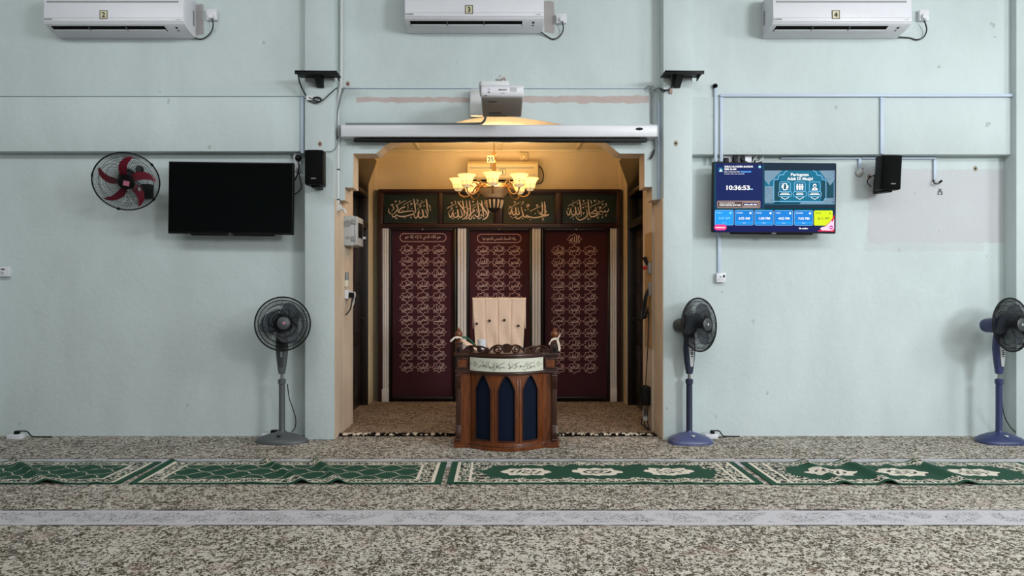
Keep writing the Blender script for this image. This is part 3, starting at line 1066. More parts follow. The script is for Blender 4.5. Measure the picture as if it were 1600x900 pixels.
# ------------------------------------------------------------------ air conditioners
def plate_number(parent, n, px, pz, Y, w=0.068, h=0.075):
    p = MB().box(px - w / 2, px + w / 2, Y - 0.006, Y, pz - h / 2, pz + h / 2).build('number_plate', M['tag'], parent)
    b = MB()
    t = 0.005
    for q in ((px - w / 2, px + w / 2, pz + h / 2 - t, pz + h / 2), (px - w / 2, px + w / 2, pz - h / 2, pz - h / 2 + t),
              (px - w / 2, px - w / 2 + t, pz - h / 2, pz + h / 2), (px + w / 2 - t, px + w / 2, pz - h / 2, pz + h / 2)):
        b.box(q[0], q[1], Y - 0.0075, Y - 0.006, q[2], q[3])
    b.build('plate_border', M['bronze'], p)
    word('digit', n, M['ink'], p, (px, Y - 0.0075, pz - h * 0.30), h * 0.60, 0.022)


def aircon(cx, w, z0, ywall, h, num, label, body, cord=None, plate_dx=0.0, group='split air conditioners on the mint wall', d=0.25):
    """cx centre, z0 underside at the wall"""
    t = thing('air_conditioner', (cx, ywall, z0), label, 'air conditioner', group)
    x0, x1 = cx - w / 2, cx + w / 2
    yf = ywall - d
    pr = [(ywall, z0), (ywall - 0.02, z0), (ywall - d * 0.55, z0 + 0.016), (yf + 0.02, z0 + 0.040), (yf + 0.004, z0 + 0.054), (yf + 0.012, z0 + h - 0.05),
          (yf + 0.05, z0 + h - 0.012), (yf + 0.10, z0 + h), (ywall, z0 + h)]
    MB().prof_x(pr, x0, x1).build('body', body, t, bevel=0.006, angle=30)
    fp = [(yf - 0.004, z0 + 0.060), (yf - 0.008, z0 + 0.082), (yf, z0 + h - 0.055), (yf + 0.03, z0 + h - 0.022), (yf + 0.05, z0 + h - 0.03), (yf + 0.03, z0 + 0.066)]
    f = MB().prof_x(fp, x0 + 0.004, x1 - 0.004).build('front_panel', body, t, bevel=0.004)
    MB().box(x0 + 0.03, x1 - 0.05, yf - 0.0075, yf + 0.004, z0 + h - 0.104, z0 + h - 0.092).build('panel_groove', M['grey'], f)
    MB().box(x0 + 0.006, x1 - 0.006, yf - 0.0095, yf - 0.002, z0 + 0.094, z0 + 0.0965).build('panel_seam', M['lightgrey'], f)
    word('brand_name', 'DAIKIN', M['dgrey'], f, (x0 + 0.045, yf - 0.0095, z0 + 0.076), 0.013, 0.02, sx=1.2)
    word('model_mark', 'inverter', M['grey'], f, (x1 - 0.05, yf - 0.0095, z0 + 0.076), 0.010, 0.01)
    # sloping underside with the open air slot

    def slope(u, off=0.0):
        y = (yf + 0.02) + (ywall - d * 0.55 - yf - 0.02) * u
        z = z0 + 0.040 + (0.016 - 0.040) * u
        return (y - 0.35 * off, z - off)
    a, b = slope(0.12, 0.003), slope(0.92, 0.003)
    a2, b2 = slope(0.12, -0.01), slope(0.92, -0.01)
    MB().prof_x([a, b, b2, a2], x0 + 0.045, x1 - 0.19).build('air_slot', M['soft'], t)
    a, b = slope(0.55, 0.012), slope(1.08, 0.006)
    lv = MB().prof_x([a, b, (b[0], b[1] + 0.006), (a[0], a[1] + 0.005)], x0 + 0.05, x1 - 0.195)
    lv.build('louvre', body, t, bevel=0.002)
    for k in (0.33, 0.66):
        xx = x0 + 0.045 + (w - 0.235) * k
        a, b = slope(0.2, 0.010), slope(0.7, 0.012)
        MB().prof_x([a, b, (b[0], b[1] + 0.014), (a[0], a[1] + 0.014)], xx - 0.005, xx + 0.005).build('louvre_arm', M['dgrey'], t)
    a, b = slope(0.25, 0.002), slope(0.5, 0.002)
    MB().prof_x([a, b, (b[0], b[1] + 0.006), (a[0], a[1] + 0.006)], x1 - 0.10, x1 - 0.082).build('signal_window', M['black'], t)
    a, b = slope(0.75, 0.002), slope(0.9, 0.002)
    MB().prof_x([a, b, (b[0], b[1] + 0.006), (a[0], a[1] + 0.006)], x1 - 0.10, x1 - 0.085).build('indicator_lamp', M['dgrey'], t)
    for xx, s in ((x0, -1), (x1, 1)):
        a, b = sorted((xx, xx + s * 0.002))
        MB().box(a, b, ywall - 0.075, ywall - 0.045, z0 + 0.10, z0 + 0.23).build('side_grip', M['grey'], t)
    plate_number(t, num, cx + plate_dx, z0 + 0.122, yf - 0.004)
    if cord:
        MB().tube(catmull(cord), 0.006, 6).build('power_cord', M['cable'], t)
    return t


def socket(px0, px1, py0, py1, Y, label, plug=None, name='wall_socket', group=None, face='white'):
    x0, x1, z0, z1 = X(px0, Y), X(px1, Y), Z(py1, Y), Z(py0, Y)
    t = thing(name, ((x0 + x1) / 2, Y, z0), label, 'socket', group)
    MB().box(x0, x1, Y - 0.035, Y, z0, z1).build('back_box', M[face], t, bevel=0.004)
    MB().box(x0 - 0.002, x1 + 0.002, Y - 0.043, Y - 0.035, z0 - 0.002, z1 + 0.002).build('faceplate', M[face], t, bevel=0.003)
    return t, x0, x1, z0, z1


def pin_holes(t, cx, cz, Y, k=1.0):
    mb = MB()
    mb.box(cx - 0.004, cx + 0.004, Y - 0.0445, Y - 0.043, cz + 0.004 * k, cz + 0.016 * k)
    mb.box(cx - 0.017, cx - 0.009, Y - 0.0445, Y - 0.043, cz - 0.016 * k, cz - 0.011 * k)
    mb.box(cx + 0.009, cx + 0.017, Y - 0.0445, Y - 0.043, cz - 0.016 * k, cz - 0.011 * k)
    mb.build('pin_holes', M['black'], t)


ZAC = Z(60.5, YU)
for i, (c0, c1, num, lab, pd, Yw) in enumerate((
        (68, 288, '2', 'white split air conditioner bearing plate number 2, above the wall fan', -0.085, YU),
        (632, 850, '3', 'white split air conditioner bearing plate number 3, above the projector', -0.045, YC),
        (1207, 1425, '4', 'white split air conditioner bearing plate number 4, above the lit television', -0.06, YU))):
    yf = Yw - 0.25
    xa, xb = X(c0, yf), X(c1, yf)
    z0 = Z(61, Yw) if i != 1 else Z(53, Yw)
    if i == 0:
        cord = [(xb - 0.03, Yw - 0.04, z0 + 0.01), P(312, 61, Yw - 0.01), P(322, 58, Yw - 0.015), P(330, 50, Yw - 0.02), P(333, 40, Yw - 0.04), P(332, 29, Yw - 0.06)]
    elif i == 1:
        cord = [(xb - 0.02, Yw - 0.04, z0 + 0.01), P(855, 57, Yw - 0.01), P(864, 61, Yw - 0.015), P(873, 58, Yw - 0.02), P(880, 47, Yw - 0.04), P(879, 34, Yw - 0.06)]
    else:
        cord = [(xb - 0.10, Yw - 0.04, z0 + 0.01), P(1420, 59, Yw - 0.01), P(1432, 62, Yw - 0.015), P(1443, 58, Yw - 0.02), P(1448, 46, Yw - 0.04), P(1444, 32, Yw - 0.06)]
    t = aircon((xa + xb) / 2, xb - xa, z0, Yw, 0.335, num, lab, M['white'], cord, pd)

for (p0, p1, q0, q1, cx, cy, Yw, lab) in ((325, 341, 17, 33, 331, 26, YU, 'white wall socket with round plug beside air conditioner number 2'),
                                          (869, 884, 24, 38, 878, 31, YC, 'white wall socket with round plug beside air conditioner number 3'),
                                          (1433, 1447, 18, 34, 1443, 27, YU, 'white wall socket with round plug beside air conditioner number 4')):
    t, x0, x1, z0, z1 = socket(p0, p1, q0, q1, Yw, lab, group='sockets of the air conditioners')
    c = P(cx, cy, Yw - 0.04)
    tw = Matrix.Translation(c) @ Matrix.Rotation(pi / 2, 4, 'X')
    MB().lathe([(0.001, 0), (0.026, 0.0), (0.028, 0.012), (0.022, 0.03), (0.001, 0.031)], 16, T=tw).build('plug_top', M['white'], t)

# number-1 unit inside the niche
t = aircon(X(785.5, 8.5), 112 * 8.45 / F, Z(289, NB), NB, 0.27, '1', 'white air conditioner on the niche back wall bearing number 1, behind the chandelier', M['ivory'],
           [(X(842, 8.5), NB - 0.05, Z(288, NB)), P(847, 284, NB - 0.02), P(849, 272, NB - 0.02), P(845, 262, NB - 0.02), P(838, 258, NB - 0.015)], 0.0, 'niche air conditioner', 0.2)
t, x0, x1, z0, z1 = socket(812, 824, 239.5, 252, NB, 'square switch box with a round dial above the niche air conditioner', name='switch_box', face='ivory')
c = P(818, 245.5, NB - 0.043)
MB().lathe([(0.03, 0), (0.03, 0.012), (0.024, 0.02), (0.001, 0.02)], 18, T=Matrix.Translation(c) @ Matrix.Rotation(pi / 2, 4, 'X')).build('dial', M['ivory'], t)
MB().tube([(c.x, NB - 0.01, z1), (c.x, NB - 0.01, 3.02)], 0.012, 8).build('conduit', M['offwhite'], t)
MB().tube([(c.x, NB - 0.02, z0), (c.x + 0.002, NB - 0.02, z0 - 0.012)], 0.008, 6).build('cord', M['cable'], t)

# ------------------------------------------------------------------ projection screen case and projector
YS = 6.43
sx0, sx1 = X(534, YS), X(1027, YS)
t = thing('projection_screen', ((sx0 + sx1) / 2, 6.5, Z(215, YS)), 'long white rolled-up projection screen case across the niche opening', 'projection screen')
zb_, zt_ = Z(213.5, YS), Z(194.5, YS)
MB().prof_x([(YS, zb_ + 0.008), (YS + 0.004, zb_), (YC - 0.002, zb_), (YC - 0.002, zt_ + 0.003), (YS + 0.02, zt_ + 0.003), (YS, zt_ - 0.014)], sx0, sx1).build('case', M['white'], t, bevel=0.004)
for (a, b) in ((sx0 - 0.008, sx0), (sx1, sx1 + 0.008)):
    MB().prof_x([(YS - 0.003, zb_ - 0.003), (YC - 0.002, zb_ - 0.003), (YC - 0.002, zt_ + 0.006), (YS + 0.015, zt_ + 0.006), (YS - 0.003, zt_ - 0.012)], a, b).build('end_cap', M['offwhite'], t, bevel=0.003)
Yb_ = 6.48
MB().box(X(566, Yb_), X(1000, Yb_), Yb_ - 0.01, Yb_ + 0.03, Z(217, Yb_), zb_).build('screen_cloth', M['soft'], t)
MB().box(X(553, Yb_), X(1011, Yb_), Yb_ - 0.02, Yb_ + 0.035, Z(222, Yb_), Z(216.5, Yb_)).build('weight_bar', M['black'], t, bevel=0.006)
lg = Matrix.Translation(P(999, 201.5, YS - 0.001)) @ Matrix.Rotation(pi / 2, 4, 'X')
MB().lathe([(0.001, 0), (0.034, 0), (0.034, 0.002), (0.001, 0.003)], 24, T=lg, sy=0.36).build('maker_badge', M['black'], t)

t = thing('projector', P(785, 160, 5.95), 'white and grey short-throw projector hanging on a wall arm over the screen case', 'projector')
x0, x1 = X(751.5, 5.80), X(818, 5.80)
pj = [(5.76, Z(152, 5.76)), (5.74, Z(146, 5.74)), (5.745, Z(136, 5.745)), (5.78, Z(133, 5.78)), (6.17, Z(139, 6.17)), (6.19, Z(150, 6.19)), (6.19, Z(176, 6.19))]
MB().prof_x(pj, x0, x1).build('upper_body', M['white'], t, bevel=0.018, seg=3)
un = [(5.77, Z(151.5, 5.77)), (5.80, Z(157, 5.80)), (6.14, Z(183, 6.14)), (6.18, Z(180, 6.18)), (6.18, Z(150, 6.18))]
un_o = MB().prof_x(un, x0 + 0.006, x1 - 0.006).build('underside', M['projunder'], t, bevel=0.012, seg=3)
a, b = Vector((0, 5.80, Z(157, 5.80))), Vector((0, 6.14, Z(183, 6.14)))
for (u, v, w) in ((0.72, 0.78, 0.3), (0.05, 0.10, 0.2), (0.9, 0.94, 0.45)):
    p, q = a.lerp(b, u), a.lerp(b, v)
    MB().prof_x([(p.y, p.z - 0.002), (q.y, q.z - 0.002), (q.y, q.z + 0.004), (p.y, p.z + 0.004)], x0 + 0.06, x0 + 0.06 + w * 0.34).build('vent_slot', M['dgrey'], un_o)
word('maker_name', 'EPSON', M['dgrey'], t, (X(785.5, 5.74), 5.7375, Z(141.3, 5.74)), 0.012, 0.03, sx=1.3)
word('model_name', 'EB-580', M['grey'], t, (X(785.5, 5.74), 5.7415, Z(146, 5.74)), 0.007, 0.02)
MB().box(X(797.5, 5.74), X(807.5, 5.74), 5.7385, 5.75, Z(143, 5.74), Z(136.5, 5.74)).build('label_sticker', M['lightgrey'], t)
sg = MB().prism([(X(763.2, 5.74), Z(140, 5.74)), (X(765, 5.74), Z(140, 5.74)), (X(764.1, 5.74), Z(138.2, 5.74))], 5.7385, 5.7415)
sg.box(X(762, 5.74), X(765.8, 5.74), 5.7385, 5.7415, Z(144.6, 5.74), Z(143.4, 5.74)).build('warning_mark', M['dgrey'], t)
# arm, cowl and wall plate
MB().prof_z([(X(748.5, 5.9), 5.86), (X(752, 5.9), 5.83), (X(794, 5.9), 5.83), (X(797, 5.9), 5.88), (X(797, 5.9), 6.16), (X(748.5, 5.9), 6.16)], Z(135, 5.83), Z(125.5, 5.83)).build('arm_cowl', M['offwhite'], t, bevel=0.012, seg=3)
MB().box(X(756, 6.2), X(792, 6.2), 6.1, YC - 0.06, Z(133, 5.83), Z(127.5, 5.83)).build('mount_arm', M['offwhite'], t, bevel=0.006)
br = MB().prism([(X(774, 6.15), Z(125, 6.15)), (X(781, 6.15), Z(117, 6.15)), (X(784, 6.15), Z(117, 6.15)), (X(785, 6.15), Z(125, 6.15))], 6.13, 6.20)
br.build('adjuster_bracket', M['lightgrey'], t)
MB().tube([P(785, 124, 6.05), P(787.5, 121, 6.06), P(789, 125, 6.05)], 0.008, 8).build('adjuster_knob', M['rust'], t)
MB().box(X(734, 6.48), X(778, 6.48), YC - 0.09, YC - 0.002, Z(180, 6.48), Z(138.5, 6.48)).build('wall_plate', M['offwhite'], t, bevel=0.012, seg=3)
MB().tube(catmull([P(759, 181, 6.35), P(757, 188, 6.42), P(753, 192, 6.46), P(748, 193, 6.48), P(700, 193.5, 6.5), P(620, 193.5, 6.5), P(540, 193.5, 6.5)]), 0.011, 8).build('signal_cable', M['greycable'], t)
MB().box(X(757, 5.74), X(761, 5.74), 5.7365, 5.745, Z(149.8, 5.74), Z(149, 5.74)).build('front_slot', M['dgrey'], t)

# ------------------------------------------------------------------ televisions
def television(cpx, cpy, wpx, hpx, Y, label, screen):
    c = P(cpx, cpy, Y)
    w, h = wpx * Y / F, hpx * Y / F
    t = thing('television', c, label, 'television', rot=(0, 0.012, 0), local=True)
    MB().box(-w / 2, w / 2, 0.0, 0.045, -h / 2, h / 2).build('bezel', M['black'], t, bevel=0.004)
    MB().box(-w / 2 + 0.18, w / 2 - 0.18, 0.045, 0.085, -h / 2 - 0.012, h / 2 - 0.2).build('back_housing', M['black'], t, bevel=0.01)
    s = MB().box(-w / 2 + 0.011, w / 2 - 0.011, -0.0008, 0.004, -h / 2 + 0.018, h / 2 - 0.011).build('screen', screen, t)
    br = MB().box(-0.22, 0.22, 0.085, 0.13, -0.15, 0.15).box(-0.05, 0.05, 0.11, YL - Y - 0.001, -0.2, 0.2)
    br.build('wall_bracket', M['dgrey'], t)
    word('maker_mark', 'LG', M['grey'], t, (0, -0.001, -h / 2 + 0.005), 0.008, 0.02)
    MB().box(-0.02, 0.02, 0.0, 0.02, -h / 2 - 0.012, -h / 2).build('signal_lamp', M['dgrey'], t)
    return t, s, w, h


YT = 6.40
tv1, s1, w1, h1 = television(360.5, 309.5, 195, 112.5, YT, 'dark switched-off black television on the wall beside the red-bladed fan', M['gloss'])
scr_bg = emit('screen navy', '#0b1f5c')
tv2, s2, w2, h2 = television(1210, 308.8, 193, 109.5, YT, 'lit television showing prayer times and the clock 10:36:53', scr_bg)
SC = {k: emit('screen ' + k, v, st) for k, v, st in (
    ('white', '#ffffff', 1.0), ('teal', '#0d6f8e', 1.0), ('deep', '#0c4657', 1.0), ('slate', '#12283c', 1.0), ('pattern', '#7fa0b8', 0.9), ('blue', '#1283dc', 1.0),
    ('sky', '#1f9df2', 1.0), ('edge', '#8fd0ff', 1.0), ('yellow', '#dcf01e', 1.0), ('dark', '#2d3a20', 1.0), ('pink', '#f0408a', 1.0), ('red', '#e02a4a', 1.0),
    ('pale', '#f3d9ee', 1.0), ('magenta', '#d63aa8', 1.0), ('brown', '#5b4a4c', 1.0), ('peach', '#f0c9b4', 1.0), ('cyan', '#9fe6f2', 1.0), ('night', '#091452', 1.0), ('bar', '#1560c0', 1.0))}
tvc = P(1210, 308.8, YT)
KK = YT / F
lay = [0]


def sxz(px, py):
    """photo pixel -> television's own x,z (its slight roll removed)"""
    dx, dz = (px - 1210) * KK, -(py - 308.8) * KK
    r = 0.012
    return dx * cos(r) - dz * sin(r), dx * sin(r) + dz * cos(r)


def rrect(a0, a1, b0, b1, r=0.0):
    if r <= 0:
        return [(a0, b0), (a1, b0), (a1, b1), (a0, b1)]
    out = []
    for (cx, cy, s) in ((a1 - r, b0 + r, -90), (a1 - r, b1 - r, 0), (a0 + r, b1 - r, 90), (a0 + r, b0 + r, 180)):
        for i in range(5):
            a = radians(s + 22.5 * i)
            out.append((cx + r * cos(a), cy + r * sin(a)))
    return out


class SCR:
    """graphics on the lit screen, in photo pixels at its real place"""
    def __init__(s, name, m, depth):
        s.mb, s.name, s.m, s.y = MB(), name, m, -0.0012 - 0.0003 * depth

    def poly(s, pts):
        q = [sxz(a, b) for a, b in pts]
        ar = sum(q[i][0] * q[(i + 1) % len(q)][1] - q[(i + 1) % len(q)][0] * q[i][1] for i in range(len(q)))
        f = tuple(range(len(q)))
        s.mb.add([(a, s.y, b) for a, b in q], [f if ar > 0 else f[::-1]])
        return s

    def rect(s, a0, a1, b0, b1, r=0.0):
        return s.poly(rrect(a0, a1, b0, b1, r))

    def line(s, pts, w, smooth=False):
        s.mb.ribbon(pts, w, lambda a, b: (sxz(a, b)[0], s.y, sxz(a, b)[1]), 0, (1, 1), smooth)
        return s

    def ring(s, a0, a1, b0, b1, r, w):
        p = rrect(a0, a1, b0, b1, r)
        return s.line(p + [p[0]], w)

    def disc(s, cx, cy, r):
        return s.poly([(cx + r * cos(2 * pi * i / 16), cy + r * sin(2 * pi * i / 16)) for i in range(16)])

    def text(s, body, cx, base, h, width=None, bold=0.02, align='CENTER'):
        me = word_mesh(body, bold, align)
        xs_ = [v.co.x for v in me.vertices]
        k = h / 0.72
        kx = k if width is None else width / (max(xs_) - min(xs_))
        s.mb.add([(sxz(cx + v.co.x * kx, base - v.co.y * k)[0], s.y, sxz(cx + v.co.x * kx, base - v.co.y * k)[1]) for v in me.vertices], [tuple(p.vertices) for p in me.polygons])
        bpy.data.meshes.remove(me)
        return s

    def end(s, parent=None):
        return s.mb.build(s.name, s.m, parent or s2, smooth=False)


SCR('side_band', SC['deep'], 0).rect(1116, 1118.5, 255, 362).rect(1191.5, 1194, 257, 326).rect(1116, 1304, 325, 328.5).end()
SCR('footer_band', SC['night'], 0).rect(1116, 1303, 352.5, 362.5).end()
SCR('poster_ground', SC['slate'], 0).rect(1194.5, 1304, 255, 328.5).end()
SCR('poster_field', SC['teal'], 1).rect(1194.5, 1304, 266.5, 320).end()
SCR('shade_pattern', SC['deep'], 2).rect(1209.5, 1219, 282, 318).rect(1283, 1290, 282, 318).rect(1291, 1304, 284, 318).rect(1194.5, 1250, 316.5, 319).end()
SCR('ornament_pattern', SC['pattern'], 3).poly([(1194.5, 266.5), (1222, 266.5), (1215, 273), (1208, 280), (1203, 284), (1202, 290), (1194.5, 281)]).rect(1194.8, 1208, 291, 317.5)\
    .poly([(1280, 266.5), (1304, 266.5), (1304, 281), (1297, 290), (1291, 281)]).poly([(1249, 319), (1252, 315.8), (1285, 315.6), (1290, 309.5), (1304, 309.5), (1304, 319)]).end()
pd = SCR('poster_dots', SC['deep'], 4)
rnd = random.Random(4)
for i in range(60):
    a, b = rnd.uniform(1195.5, 1207), rnd.uniform(292, 316.5)
    pd.rect(a, a + 0.6, b, b + 0.6)
for i in range(40):
    a, b = rnd.uniform(1288, 1303), rnd.uniform(311, 318)
    pd.rect(a, a + 0.7, b, b + 0.7)
for i in range(26):
    a = rnd.uniform(1291, 1303)
    b = rnd.uniform(268, 282)
    pd.rect(a, a + 0.6, b, b + 0.6)
pd.end()
ar = SCR('poster_arch', SC['edge'], 5)
ar.line([(1209, 317), (1209, 283), (1212, 280.5), (1215, 280), (1216, 276), (1219.5, 273), (1224, 273), (1225.5, 269.5), (1230.5, 266.5)], 0.9, True)
ar.line([(1290.3, 312), (1290.3, 285), (1288, 281), (1285, 280.5), (1284, 276), (1281, 274), (1276.5, 273.5), (1275, 269), (1270, 266.5)], 0.9, True)
ar.line([(1209.5, 314.6), (1250, 314.8), (1286, 315.2), (1289, 310)], 0.8).line([(1303, 284), (1303, 310)], 0.6)
ar.end()
tt = SCR('poster_title', SC['white'], 6)
tt.text('Peringatan', 1249.5, 275, 4.6, 28, 0.03).text('Adab Di Masjid', 1250, 281.5, 4.6, 40, 0.03)
tt.end()
bx = SCR('poster_badges', SC['edge'], 5)
ic = SCR('poster_icons', SC['white'], 6)
for k, cx in enumerate((1226.3, 1249.5, 1272.8)):
    bx.ring(cx - 8.5, cx + 8.5, 284.3, 299.3, 3, 0.7).ring(cx - 10.3, cx + 10.3, 299.3, 307, 2.5, 0.7)
    ic.line([(cx - 6, 308), (cx, 311.6), (cx + 6, 308)], 1.0)
    ic.rect(cx - 6.2 + k % 2, cx + 6.2 - k % 2, 301.2, 302.4).rect(cx - 8 + 2.5 * (k % 2), cx + 8 - 2.5 * (k % 2), 303.2, 304.6)
    if k == 0:
        ic.ring(cx - 2.7, cx + 2.7, 287, 296.5, 1, 1.4).line([(cx - 5, 287), (cx + 5, 296.5)], 0.8).rect(cx - 5.4, cx - 3.6, 289.5, 294, 0.7).rect(cx + 3.6, cx + 5.4, 289.5, 294, 0.7)
    elif k == 1:
        for d in (-3.9, 0, 3.9):
            ic.disc(cx + d, 288.4, 1.2).rect(cx + d - 1.6, cx + d + 1.6, 290, 293.2, 0.6).rect(cx + d - 1.3, cx + d + 1.3, 293, 297)
    else:
        ic.disc(cx, 290, 2.8).poly([(cx - 4.7, 297.5), (cx - 4, 294.5), (cx - 1.6, 293.2), (cx + 1.6, 293.2), (cx + 4, 294.5), (cx + 4.7, 297.5)])
bx.end()
ic.end()
SCR('icon_hollow', SC['deep'], 7).disc(1272.8, 290.6, 1.5).rect(1225, 1227.6, 288.8, 294.8).poly([(1271.9, 294), (1273.7, 294), (1272.6, 297.5)]).end()
hd = SCR('heading', SC['white'], 2)
hd.text('SURAU AL-HUMRA BANDAR', 1131.8, 261.6, 2.7, 45, 0.045, 'LEFT').text('SERI ALAM', 1131.8, 265.6, 2.7, 18.5, 0.045, 'LEFT')
hd.text('Selasa, 10 September 2024', 1131.6, 269.2, 1.5, 24, 0.03, 'LEFT')
hd.text('Kemaskini waktu solat oleh JAKIM', 1131.6, 272.3, 1.2, 31, 0.02, 'LEFT')
hd.end()
SCR('date_pill', SC['bar'], 2).rect(1156, 1174.5, 266.8, 270, 1.2).end()
SCR('date_text', SC['cyan'], 3).text('06 Rabiulawal 1446', 1165, 269.1, 1.4, 15, 0.02).end()
SCR('logo_square', SC['teal'], 2).rect(1122.6, 1129.6, 262, 269, 1.2).end()
SCR('logo_dome', SC['white'], 3).poly([(1123.6, 268), (1124.2, 266.4), (1125, 266), (1126.1, 263.2), (1127.2, 266), (1128, 266.4), (1128.8, 268)]).end()
SCR('gear_icon', SC['cyan'], 2).disc(1187, 260.7, 2.1).end()
SCR('clock_digits', SC['white'], 2).text('10:36:53', 1152.5, 296.6, 6.9, 36.5, 0.035).end()
SCR('clock_suffix', SC['cyan'], 2).text('PM', 1173.7, 296.7, 2.1, 5, 0.04).end()
SCR('notice_bar', SC['brown'], 2).rect(1120.8, 1187.5, 314.2, 324.6, 1.5).end()
SCR('notice_border', SC['peach'], 3).ring(1120.8, 1187.5, 314.2, 324.6, 1.5, 0.5).ring(1160.4, 1184.6, 316.2, 322.8, 0.8, 0.7).end()
SCR('notice_inner', SC['night'], 3).rect(1161, 1184, 316.8, 322.4, 0.5).end()
nt_ = SCR('notice_text', SC['white'], 4)
nt_.text('WAKTU SOLAT SETERUSNYA', 1124, 318, 1.5, 24, 0.03, 'LEFT').text('SUBUH (ESOK) (5:47 AM)', 1124, 321.6, 2.3, 33, 0.04, 'LEFT').text('MALAM INI', 1172.5, 320.9, 2.6, 19.5, 0.05)
nt_.end()
cards = [(1117, 1146, 'SUBUH', '5:47 AM', '4 jam lagi'), (1148, 1177, 'SYURUK', '6:55 AM', 'Selasa'), (1179, 1208.3, 'ZOHOR', '1:00 PM', 'Selasa'),
         (1210, 1239, 'ASAR', '4:02 PM', 'Selasa'), (1241, 1270, 'MAGHRIB', '7:02 PM', 'Selasa'), (1271.8, 1301, 'ISYAK', '8:11 PM', '')]
for k, (a, b, nm, tm, ft) in enumerate(cards):
    y0, y1 = 328.3 + k * 0.12, 352 + k * 0.1
    last = k == 5
    cd = SCR('prayer_card', SC['yellow'] if last else SC['sky'] if k == 0 else SC['blue'], 2).rect(a, b, y0, y1, 1.8).end()
    if not last:
        SCR('card_border', SC['edge'], 3).ring(a + 0.2, b - 0.2, y0 + 0.2, y1 - 0.2, 1.8, 0.6).end(cd)
        SCR('card_footer', SC['sky'], 3).rect(a + 2, b - 2, y1 - 6, y1 - 2.5).end(cd)
    c = SC['dark'] if last else SC['cyan'] if k == 0 else SC['white']
    ct_ = SCR('card_text', c, 4).text(nm, a + 2.5, y0 + 5.2, 2.0, min(10.5, 1.7 * len(nm)), 0.015, 'LEFT').text(tm, (a + b) / 2 + 0.3, y0 + 14.6, 4.0, 17.3, 0.0 if k in (0, 5) else 0.022)
    if ft:
        ct_.text(ft, (a + b) / 2, y1 - 3.2, 1.4, None, 0.02)
    ct_.disc(b - 4.5, y0 + 4.6, 1.0 if last else 1.7).end(cd)
SCR('live_pill', SC['pink'], 4).rect(1115.8, 1135.2, 350.8, 359.8, 4.3).end()
SCR('live_text', SC['white'], 5).text('RAMADAN', 1126.5, 356.5, 2.0, 13, 0.04).disc(1118.7, 355.4, 0.9).end()
SCR('footer_text', SC['white'], 3).text('Sila matikan', 1255.2, 358, 2.4, 14, 0.04).end()
SCR('corner_red', SC['red'], 5).poly([(1303.3, 335), (1303.3, 362), (1277, 361.5), (1287, 355), (1295, 348), (1300, 342)]).end()
SCR('corner_pale', SC['pale'], 6).poly([(1303, 342), (1303, 357.5), (1300, 360.5), (1284, 360), (1281, 357), (1284, 355), (1290, 353.5), (1296, 348), (1299, 344.5), (1300.5, 347)]).end()
SCR('corner_seal', SC['magenta'], 7).disc(1298.6, 355.6, 3.2).end()
SCR('corner_text', SC['pale'], 8).rect(1296, 1301.2, 355, 356.3).end()

# ------------------------------------------------------------------ loudspeakers and their wall shelves
def speaker(px0, px1, py0, py1, yf, yb, label, yaw=0.0):
    x0, x1, z0, z1 = X(px0, yf), X(px1, yf), Z(py1, yf), Z(py0, yf)
    cx, cz = (x0 + x1) / 2, (z0 + z1) / 2
    t = thing('loudspeaker', (cx, yf, cz), label, 'loudspeaker', 'black loudspeakers on the wall', rot=(0, 0, yaw), local=True)
    w, h, d = (x1 - x0) / 2, (z1 - z0) / 2, yb - yf
    MB().prof_z([(-w, 0.03), (-w, d * 0.6), (-w * 0.75, d), (w * 0.75, d), (w, d * 0.6), (w, 0.03)], -h, h).build('cabinet', M['black'], t, bevel=0.008)
    MB().prof_z([(-w + 0.004, 0.03), (-w + 0.004, 0.008), (-w * 0.5, -0.006), (w * 0.5, -0.006), (w - 0.004, 0.008), (w - 0.004, 0.03)], -h + 0.004, h - 0.004).build('grille', M['soft'], t, bevel=0.004)
    MB().prof_z([(-w * 0.55, -0.004), (0, -0.012), (w * 0.55, -0.004)], -h + 0.03, h - 0.03).build('grille_rib', M['soft'], t)
    word('maker_mark', 'DENN', M['grey'], t, (0.005, -0.0125, -h + 0.045), 0.011, 0.03)
    MB().box(-0.035, 0.035, d * 0.3, d, -h - 0.018, -h).box(-0.03, 0.03, d, d + 0.08, -h - 0.018, -h + 0.15).build('bracket', M['black'], t, bevel=0.003)
    return t


t = speaker(475, 504, 233.5, 288, 6.20, 6.40, 'black loudspeaker on the pillar beside the dark television')
t.rotation_euler = (0, 0, 0.0)
MB().tube([(0.08, 0.1, 0.15), (0.11, 0.2, 0.17), (0.14, 0.25, 0.21), (0.17, 0.255, 0.30), (0.165, 0.255, 0.42)], 0.006, 6).build('speaker_cable', M['greycable'], t)
t = speaker(1379.5, 1410, 242, 296, 6.30, 6.48, 'black loudspeaker on the bay wall under the trunking, right of the lit television')
t.rotation_euler = (0.05, 0.02, 0.0)
MB().tube(catmull([(-0.05, 0.17, 0.0), (-0.10, 0.2, -0.03), (-0.105, 0.22, -0.07), (-0.07, 0.22, -0.11)]), 0.005, 6).build('speaker_cable', M['cable'], t)

